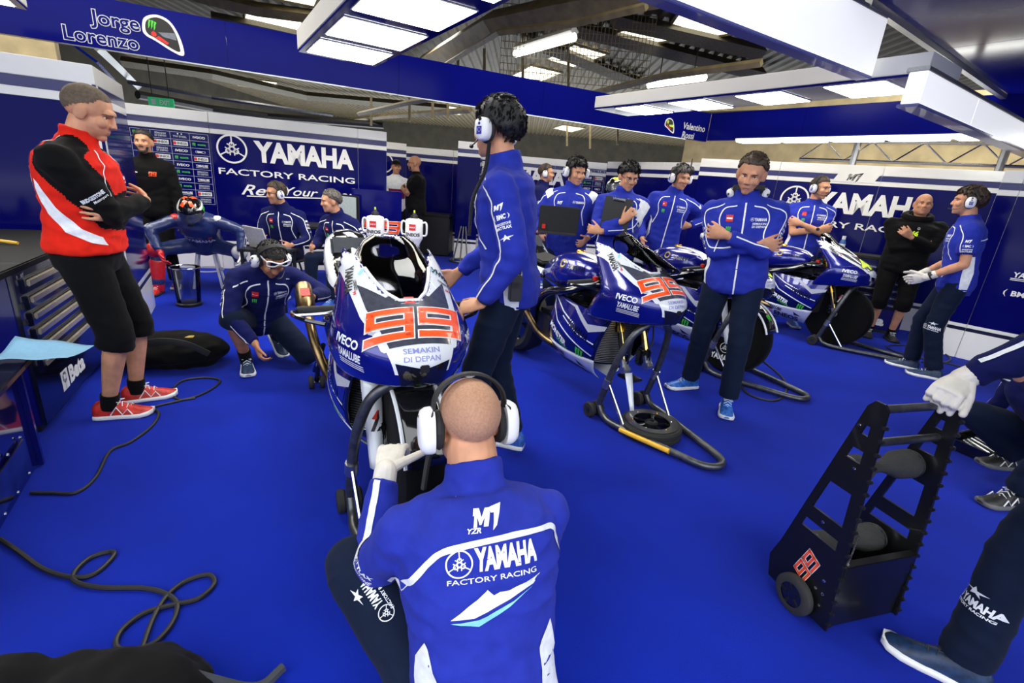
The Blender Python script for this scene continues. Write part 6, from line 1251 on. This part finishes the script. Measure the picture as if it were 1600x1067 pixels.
fuel('left white fuel bottle with two handles and black lettering behind the windscreen', -1.48, 4.98); fuel('right white fuel bottle with two handles and black lettering behind the windscreen', -1.09, 5.0)
# black equipment case, stand by the column
bc = thing('equipment_case', 'black equipment case on the floor left of the column panel', 'case', (-1.62, 9.45, 0)); obj('body', box((0, 0, .37), (.55, .5, .70), None, .02), black_plastic, bc); obj('lid', box((0, 0, .745), (.56, .51, .05), None, .02), dark_metal, bc)
sd = thing('folded_stand', 'folded steel stand leaning at the foot of the column panel', 'stand', (-1.05, 8.75, 0)); obj('loop', torus(.2, .018, Matrix.Translation((0, 0, .03)), 28, 8), steel_grey, sd)
for x in (-.07, 0, .07): obj('leg', tube([(x*1.8, -.1, .03), (x*.6, .14, .62)], .014, 8), steel_grey, sd)
# tool cabinet on the left with worktop
cab = thing('tool_cabinet', 'dark blue drawer cabinet on the left with silver drawer pulls', 'cabinet', M=frame(Vector((-2.50, 2.42, 0)), Vector((-.45, .89, 0)), Vector((-.89, -.45, 0)), Vector((0, 0, 1))))
cab_blue = mat('cabinet_blue_paint', (.004, .005, .12), rough=.25, coat=.4); cab_dark = mat('cabinet_dark_paint', (.006, .007, .02), rough=.2, coat=.6)
obj('carcass', box((.42, .33, .44), (1.30, .62, .80), None, .006), cab_blue, cab); obj('plinth', box((.42, .335, .02), (1.28, .60, .04)), black_plastic, cab); obj('front_frame', box((.42, .012, .44), (1.30, .018, .80), None, .003), cab_dark, cab)
pull = mat('silver_drawer_pull', (.62, .56, .42), rough=.42, metal=.75)
for i in range(6):
    z = .765-i*.085
    dr = obj('drawer', box((.42, .0, z), (1.14, .02, .072), None, .004), cab_dark, cab); obj('drawer_pull', box((.42, -.016, z+.012), (1.10, .014, .034), None, .005), pull, dr)
decal('lettering', fit('Beta', .26, .095, white_ink, .30, .165, .05)+rect(.10, .165, .10, .115, white_ink)+annulus(.10, .18, .016, .032, cab_dark, 16)+rect(.10, .14, .018, .06, cab_dark), frame(Vector((0, .003, 0)), (1, 0, 0), (0, 0, 1), (0, -1, 0)), cab, None, .002); decal('lettering', claw(.02, white_ink, -.18, .815)+m_one(.02, white_ink, -.12, .815), frame(Vector((0, .003, 0)), (1, 0, 0), (0, 0, 1), (0, -1, 0)), cab, None, .002)
for z in (.60, .68): obj('side_latch', box((-.22, -.005, z), (.02, .02, .03), None, .004), dark_metal, cab)
wt = thing('worktop', 'black rubber worktop over the tool cabinet on the left', 'worktop', M=cab.matrix_basis); obj('slab', box((.25, .33, .862), (1.75, .70, .035), None, .006), mat('black_rubber_top', (.010, .0105, .009), rough=.6, bump=.1, spec=.2), wt); obj('seam', box((-.15, .33, .881), (.004, .69, .002)), chrome, wt)
sc = thing('screwdriver', 'green and yellow handled screwdriver lying on the black worktop', 'tool', M=cab.matrix_basis @ Matrix.Translation((.36, .42, .897)) @ Matrix.Rotation(R(55), 4, 'Z')); obj('handle', tube([(-.14, 0, 0), (-.11, 0, 0), (-.06, 0, 0), (-.03, 0, 0)], [.010, .016, .016, .009], 10), mat('green_handle', (.04, .22, .12), rough=.4), sc); obj('shaft', tube([(-.03, 0, 0), (.10, 0, 0)], .005, 8), chrome, sc); obj('tip', tube([(.10, 0, 0), (.16, 0, 0)], [.014, .016], 10), mat('orange_handle', (.70, .24, .02), rough=.4), sc)
yc = tag(obj('yellow_hose', tube(crom([(-.25, 0, .0), (-.1, .03, .012), (.05, .02, .0), (.18, -.02, .0)], 6), .009, 8), mat('yellow_hose', (.75, .42, .02), rough=.4)), 'yellow hose lying along the back of the black worktop', 'hose'); yc.matrix_world = cab.matrix_basis @ Matrix.Translation((.55, .40, .892)) @ Matrix.Rotation(R(60), 4, 'Z')
for nm, lb, x, y, c, h_ in (('parts_tray', 'clear plastic tray of coloured parts on a shelf behind the red-jacketed man', .76, .62, clear_glass, .07), ('bottle', 'small blue and white bottle at the left edge on the worktop', .48, .60, blue_ink, .15)):
    t = thing(nm, lb, 'tray' if nm == 'parts_tray' else 'bottle', M=cab.matrix_basis @ Matrix.Translation((x, y, .881)))
    if nm == 'parts_tray':
        obj('base', box((0, 0, .005), (.24, .14, .008)), c, t)
        for sx, sy, w, d_ in ((0, .07, .24, .006), (0, -.07, .24, .006), (.12, 0, .006, .14), (-.12, 0, .006, .14)): obj('side', box((sx, sy, .04), (w, d_, .07)), c, t)
        for q, m_ in enumerate((mat('green_part', (.05, .25, .15), rough=.5), mat('orange_part', (.6, .12, .03), rough=.5), white_plastic)): obj('part', box((-.07+q*.07, 0, .03), (.05, .07, .04), None, .008), m_, t)
    else: obj('body', lathe([(0, 0), (.032, 0), (.034, .01), (.034, .10), (.015, .13), (0, .13)], None, 16), c, t); obj('cap', lathe([(0, .13), (.014, .13), (.014, .155), (0, .155)], None, 12), white_plastic, t)
# near blue cabinet at the left edge with paper and steel plate
nc = thing('base_cabinet', 'glossy dark blue panelled cabinet at the left edge with a studded steel plate', 'cabinet', M=frame(Vector((-1.66, 1.10, 0)), Vector((-.52, .855, 0)), Vector((-.855, -.52, 0)), Vector((0, 0, 1))))
obj('carcass', box((.40, .40, .26), (1.16, .78, .50), None, .006), mat('gloss_navy_panel', (.003, .004, .075), rough=.08, coat=.8), nc); obj('plinth', box((.40, .41, .005), (1.12, .74, .01)), black_plastic, nc); obj('edge_trim', box((.97, .0, .26), (.02, .02, .50)), cab_blue, nc)
pl = obj('steel_plate', box((.52, .0, .14), (.64, .008, .15), None, .002), mat('mirror_steel', (.45, .42, .34), rough=.12, metal=1., var=.3, scale=6), nc)
for x in (.22, .37, .52, .67, .82):
    for z in (.05, .23): obj('rivet', lathe([(0, 0), (.009, 0), (.006, .006), (0, .007)], frame(Vector((x, .002, z)), (1, 0, 0), (0, 0, 1), (0, -1, 0)), 10), chrome, nc)
nt_ = thing('clear_tray_top', 'shiny dark counter ledge at the left edge under the blue paper', 'ledge', M=nc.matrix_basis); obj('ledge', box((.40, .36, .525), (1.2, .82, .03), None, .006), cab_dark, nt_)
pv, pf = [], []
for i in range(13):
    for j in range(9):
        u, v = i/12, j/8; pv.append(Vector((-.22+.46*u, -.16+.30*v+.05*u, .012+.085*max(0, v-.55)*(1-u)*2+.03*max(0, .25-v)+.012*sin(u*5+v*2)**2)))
pf = [(i*9+j, i*9+j+1, (i+1)*9+j+1, (i+1)*9+j) for i in range(12) for j in range(8)]
pp = link('paper_sheet', raw_mesh('paper_sheet', pv, pf, mat('pale_blue_paper', (.20, .40, .58), rough=.8, var=.03))); pp.modifiers.new('thickness', 'SOLIDIFY').thickness = .0015; pp.matrix_world = Matrix.Translation(at(62, 556, .55)) @ Matrix.Rotation(R(12), 4, 'Z') @ Matrix.Scale(.62, 4); tag(pp, 'pale blue paper sheet curling over the cabinet edge on the left', 'paper')
# black holdall behind the red-jacketed man
bg_ = thing('holdall', 'black holdall slumped on the carpet behind the red-jacketed man', 'bag', (-2.42, 3.22, 0), R(20)); bm_ = fuse('body', ell((0, 0, .11), (.30, .20, .125))+ell((.16, .02, .10), (.18, .16, .11))+ell((-.2, 0, .12), (.15, .18, .12)), black_fab, .014, 5, 1, .022, 6.); link('body', bm_, bg_)
obj('strap', tube(crom([(-.2, -.17, .16), (-.05, -.2, .24), (.12, -.19, .22), (.25, -.14, .12)], 6), .012, 6, flat=2.), black_rubber, bg_); obj('tag', box((.12, -.06, .225), (.06, .04, .006)), gold_ink, bg_)
bg2 = thing('backpack', 'dark backpack at the bottom left corner of the picture', 'bag', (-.98, .86, 0), R(15)); link('body', fuse('body', ell((0, 0, .09), (.26, .15, .10))+ell((-.22, 0, .10), (.14, .15, .11)), black_fab, .012, 5, 1, .02, 7.), bg2); obj('strap', tube(crom([(.1, .05, .17), (.25, .02, .10), (.36, .03, .03), (.42, .08, .03)], 6), .014, 6, flat=1.), grey_fab, bg2)
# cables on the carpet
cab_m = mat('black_cable', (.008, .008, .009), rough=.55)
def cable(label, px, r=.0075, name='cable', lift=.0):
    P_ = [at(x, y, r)+Vector((0, 0, lift)) for x, y in px]; c = sum(P_, Vector())/len(P_); c.z = 0; o = obj(name, tube(crom([p-c for p in P_], 7), r, 8), cab_m); o.location = c; tag(o, label, 'cable'); return o
cable('black cable looping over the carpet at the bottom left', [(0, 842), (30, 862), (70, 890), (115, 902), (150, 895), (178, 868), (170, 862), (140, 872), (116, 895), (120, 910), (160, 918), (225, 919), (260, 928), (277, 945), (268, 975), (240, 1005), (205, 1015), (182, 1010), (190, 985), (225, 958), (270, 945), (310, 935), (335, 912), (325, 898), (290, 908), (262, 930), (240, 965), (220, 1020), (203, 1067)], .0085)
cable('black cable running from the steel plate to the red shoes', [(48, 770), (80, 770), (120, 769), (150, 745), (172, 705), (205, 690), (238, 665), (248, 645), (235, 638)], .0075)
lo = cable('small looped black cable with a plug beside the holdall', [(225, 640), (255, 632), (285, 625), (310, 618), (335, 605), (343, 594), (320, 590), (285, 595), (268, 612), (280, 624), (305, 622)], .007)
cable('black cable hanging below the stand behind the man with folded arms', [(1178, 553), (1200, 570), (1222, 590), (1229, 608), (1215, 625), (1185, 622), (1163, 610), (1160, 590)], .008)
cable('thin black cable on the carpet by the right wall', [(1592, 590), (1540, 585), (1490, 570), (1440, 560), (1395, 548), (1388, 540), (1420, 540), (1460, 545), (1485, 560), (1470, 567), (1440, 566)], .008)
# laptop, clipboard held by the engineers, radio on a belt
hp = thing('laptop_case', 'black laptop held open by the engineer in the royal blue coat', 'laptop', M=P10['W'] @ Matrix.Translation((.06, .34, 1.04)) @ Matrix.Rotation(R(8), 4, 'Z')); obj('base', box((0, 0, 0), (.34, .24, .022), None, .006), black_plastic, hp); obj('lid', box((0, .10, .12), (.36, .016, .25), Matrix.Translation((0, .11, 0)) @ Matrix.Rotation(-.25, 4, 'X') @ Matrix.Translation((0, -.11, 0)), .006), black_rubber, hp); obj('sticker', box((.13, .125, .06), (.03, .004, .04), Matrix.Translation((0, .11, 0)) @ Matrix.Rotation(-.25, 4, 'X') @ Matrix.Translation((0, -.11, 0))), red_ink, hp)
cp = thing('clipboard', 'black clipboard with a silver clip hugged by the engineer with glasses', 'clipboard', M=P12['W'] @ Matrix.Translation((.02, .232, 1.24)) @ Matrix.Rotation(R(-4), 4, 'Y')); obj('board', box((0, 0, 0), (.25, .012, .33), None, .004), black_plastic, cp); obj('clip', tube([(-.05, .012, .14), (.05, .012, .14)], .010, 8)+box((0, .012, .15), (.11, .006, .02)), chrome, cp)
rd = thing('radio', 'black two-way radio on the belt of the tall standing mechanic', 'radio', M=P8['W'] @ look(P8['T']((-.185, -.05, .03)), P8['TF'](0) @ Vector((-.9, -.35, 0)))); obj('body', box((0, -.03, .012), (.055, .115, .034), None, .006), black_plastic, rd); obj('screen', box((0, -.015, .030), (.035, .03, .003)), dark_metal, rd); obj('antenna', tube([(.016, .03, .012), (.018, .10, .014)], .006, 8), black_rubber, rd); obj('knob', lathe([(0, 0), (.006, 0), (.006, .012), (0, .012)], frame(Vector((-.012, .03, .012)), (1, 0, 0), (0, 0, -1), (0, 1, 0)), 10), black_plastic, rd)
# open tray by the crouching mechanic on the right
ty = thing('parts_box', 'black open parts tray on the carpet by the right edge', 'tray', (3.18, 2.92, 0), R(25)); obj('floor', box((0, 0, .008), (.36, .26, .012)), black_plastic, ty)
for sx, sy, w, d_ in ((0, .13, .36, .01), (0, -.13, .36, .01), (.18, 0, .01, .26), (-.18, 0, .01, .26)): obj('side', box((sx, sy, .04), (w, d_, .07), None, .002), black_gloss, ty)
for q in range(4): obj('tool', tube([(-.1+q*.06, -.06, .03), (-.06+q*.05, .08, .05)], .011, 8), chrome, ty)
obj('rim', tube([(-.185, -.135, .077), (.185, -.135, .077), (.185, .135, .077), (-.185, .135, .077)], .004, 6, closed=True), chrome, ty)
# right tool chest behind the bald man
tc = thing('tool_chest', 'dark blue tool chest with silver drawer pulls along the right wall', 'cabinet', M=frame(F7 @ Vector((1.55, 0, .30)), F7.to_3x3() @ Vector((1, 0, 0)), F7.to_3x3() @ Vector((0, 0, -1)), Vector((0, 0, 1)))); obj('carcass', box((.6, .0, .47), (1.6, .40, .86), None, .006), cab_blue, tc); obj('plinth', box((.6, 0, .02), (1.56, .38, .04)), black_plastic, tc)
for c_ in range(2):
    for i in range(6): dr = obj('drawer', box((.2+c_*.8, -.205, .80-i*.09), (.76, .02, .078), None, .004), cab_dark, tc); obj('drawer_pull', box((.2+c_*.8, -.222, .812-i*.09), (.70, .014, .022), None, .004), chrome, dr)
    decal('lettering', fit('Beta', .34, .11, white_ink, .26+c_*.8, .155, .05)+rect(.0+c_*.8, .155, .10, .12, white_ink)+annulus(.0+c_*.8, .17, .018, .034, cab_dark, 16)+rect(.0+c_*.8, .13, .02, .06, cab_dark), frame(Vector((0, -.2, 0)), (1, 0, 0), (0, 0, 1), (0, -1, 0)), tc, None, .003)
tt = thing('worktop', 'black worktop on the tool chest along the right wall', 'worktop', M=tc.matrix_basis); obj('slab', box((.6, -.01, .918), (1.66, .44, .035), None, .006), black_rubber, tt)
def bottle(lb, x, y, h_, m1, m2, r_=.034):
    t = thing('bottle', lb, 'bottle', M=tc.matrix_basis @ Matrix.Translation((x, y, .936))); obj('body', lathe([(0, 0), (r_, 0), (r_+.002, .01), (r_+.002, h_*.62), (r_*.5, h_*.78), (0, h_*.78)], None, 18), m1, t); obj('cap', lathe([(0, h_*.78), (r_*.62, h_*.78), (r_*.62, h_), (0, h_)], None, 16), m2, t); obj('label_band', lathe([(r_+.003, h_*.2), (r_+.003, h_*.5)], None, 18, False), gold_ink if m1 is dark_metal else vinyl, t)
bottle('dark spray can with a white cap on the right worktop beside the motorcycle nose', .28, -.08, .26, dark_metal, white_plastic); bottle('tall black can with a white nozzle behind the nose of the 46 motorcycle', .14, .02, .33, black_plastic, white_plastic, .04); bottle('blue bottle left of the bald man in the black hooded top', .55, -.06, .20, mat('blue_bottle', (.02, .10, .35), rough=.3), white_plastic)
rg = tag(obj('yellow_torque_tool', tube([(-.14, 0, 0), (.05, 0, 0), (.14, 0, 0)], [.012, .018, .012], 8), mat('yellow_tool', (.75, .40, .02), rough=.4)), 'yellow tool lying on the right worktop beside the bald man', 'tool'); rg.matrix_world = tc.matrix_basis @ Matrix.Translation((1.22, -.12, .954))
# yellow helmet on its shelf, wall camera, exit sign
sh = thing('helmet_stand', 'slim black stand carrying the yellow helmet by the far wall', 'stand', (1.12, 6.3, 0)); obj('pole', tube([(0, 0, .02), (0, 0, 1.36)], .02, 10), black_plastic, sh); obj('base', lathe([(0, 0), (.16, 0), (.15, .02), (0, .025)], None, 24), black_plastic, sh)
helmet('black and neon yellow racing helmet behind the engineer with glasses', Matrix.Translation((1.12, 6.3, 1.47)) @ Matrix.Rotation(R(170), 4, 'Z'), black_gloss, smoke_grey, [([(-.11, -.08), (.11, -.08), (.08, -.02), (-.08, -.02)], yellow_ink), ([(-.06, .05), (.06, .05), (.03, .10), (-.03, .10)], yellow_ink)])
wc = thing('wall_camera', 'small black and white camera clamped on the corner of the far return wall', 'camera', (2.28, 7.20, 1.80)); obj('body', ell((0, 0, 0), (.05, .05, .06)), black_plastic, wc); obj('lens', ell((-.015, -.04, -.01), (.022, .02, .025)), white_plastic, wc); obj('arm', tube([(0, .03, .04), (.02, .08, .16)], .01, 6), dark_metal, wc)
ex = thing('exit_sign', 'small green exit sign high on the left behind the partitions', 'sign', at(252, 160, 2.7), R(10)); obj('case', box((0, 0, 0), (.62, .05, .22), None, .01), mat('green_sign', (.02, .35, .14), rough=.4, emit=.25, ecol=(.05, .6, .25)), ex); obj('hanger_rod', tube([(-.2, 0, .1), (-.2, 0, 2.0)], .012, 6)+tube([(.2, 0, .1), (.2, 0, 2.0)], .012, 6), dark_metal, ex); decal('lettering', fit('EXIT', .25, .11, white_ink, .1, 0, .03)+rect(-.17, 0, .1, .12, white_ink), frame(Vector((0, -.027, 0)), (1, 0, 0), (0, 0, 1), (0, -1, 0)), ex, None, .002)
# stools under the two seated engineers
for lb, x, y in (('black stool under the seated engineer with black glasses', -2.72, 5.70), ('black stool under the seated engineer in profile', -1.97, 5.58)):
    t = thing('stool', lb, 'stool', (x, y, 0)); obj('seat', lathe([(0, .35), (.17, .35), (.18, .365), (.17, .385), (0, .385)], None, 24), black_rubber, t)
    for k in range(4): a = pi/4+k*pi/2; obj('leg', tube([(.10*cos(a), .10*sin(a), .35), (.19*cos(a), .19*sin(a), .005)], .012, 6), dark_metal, t)
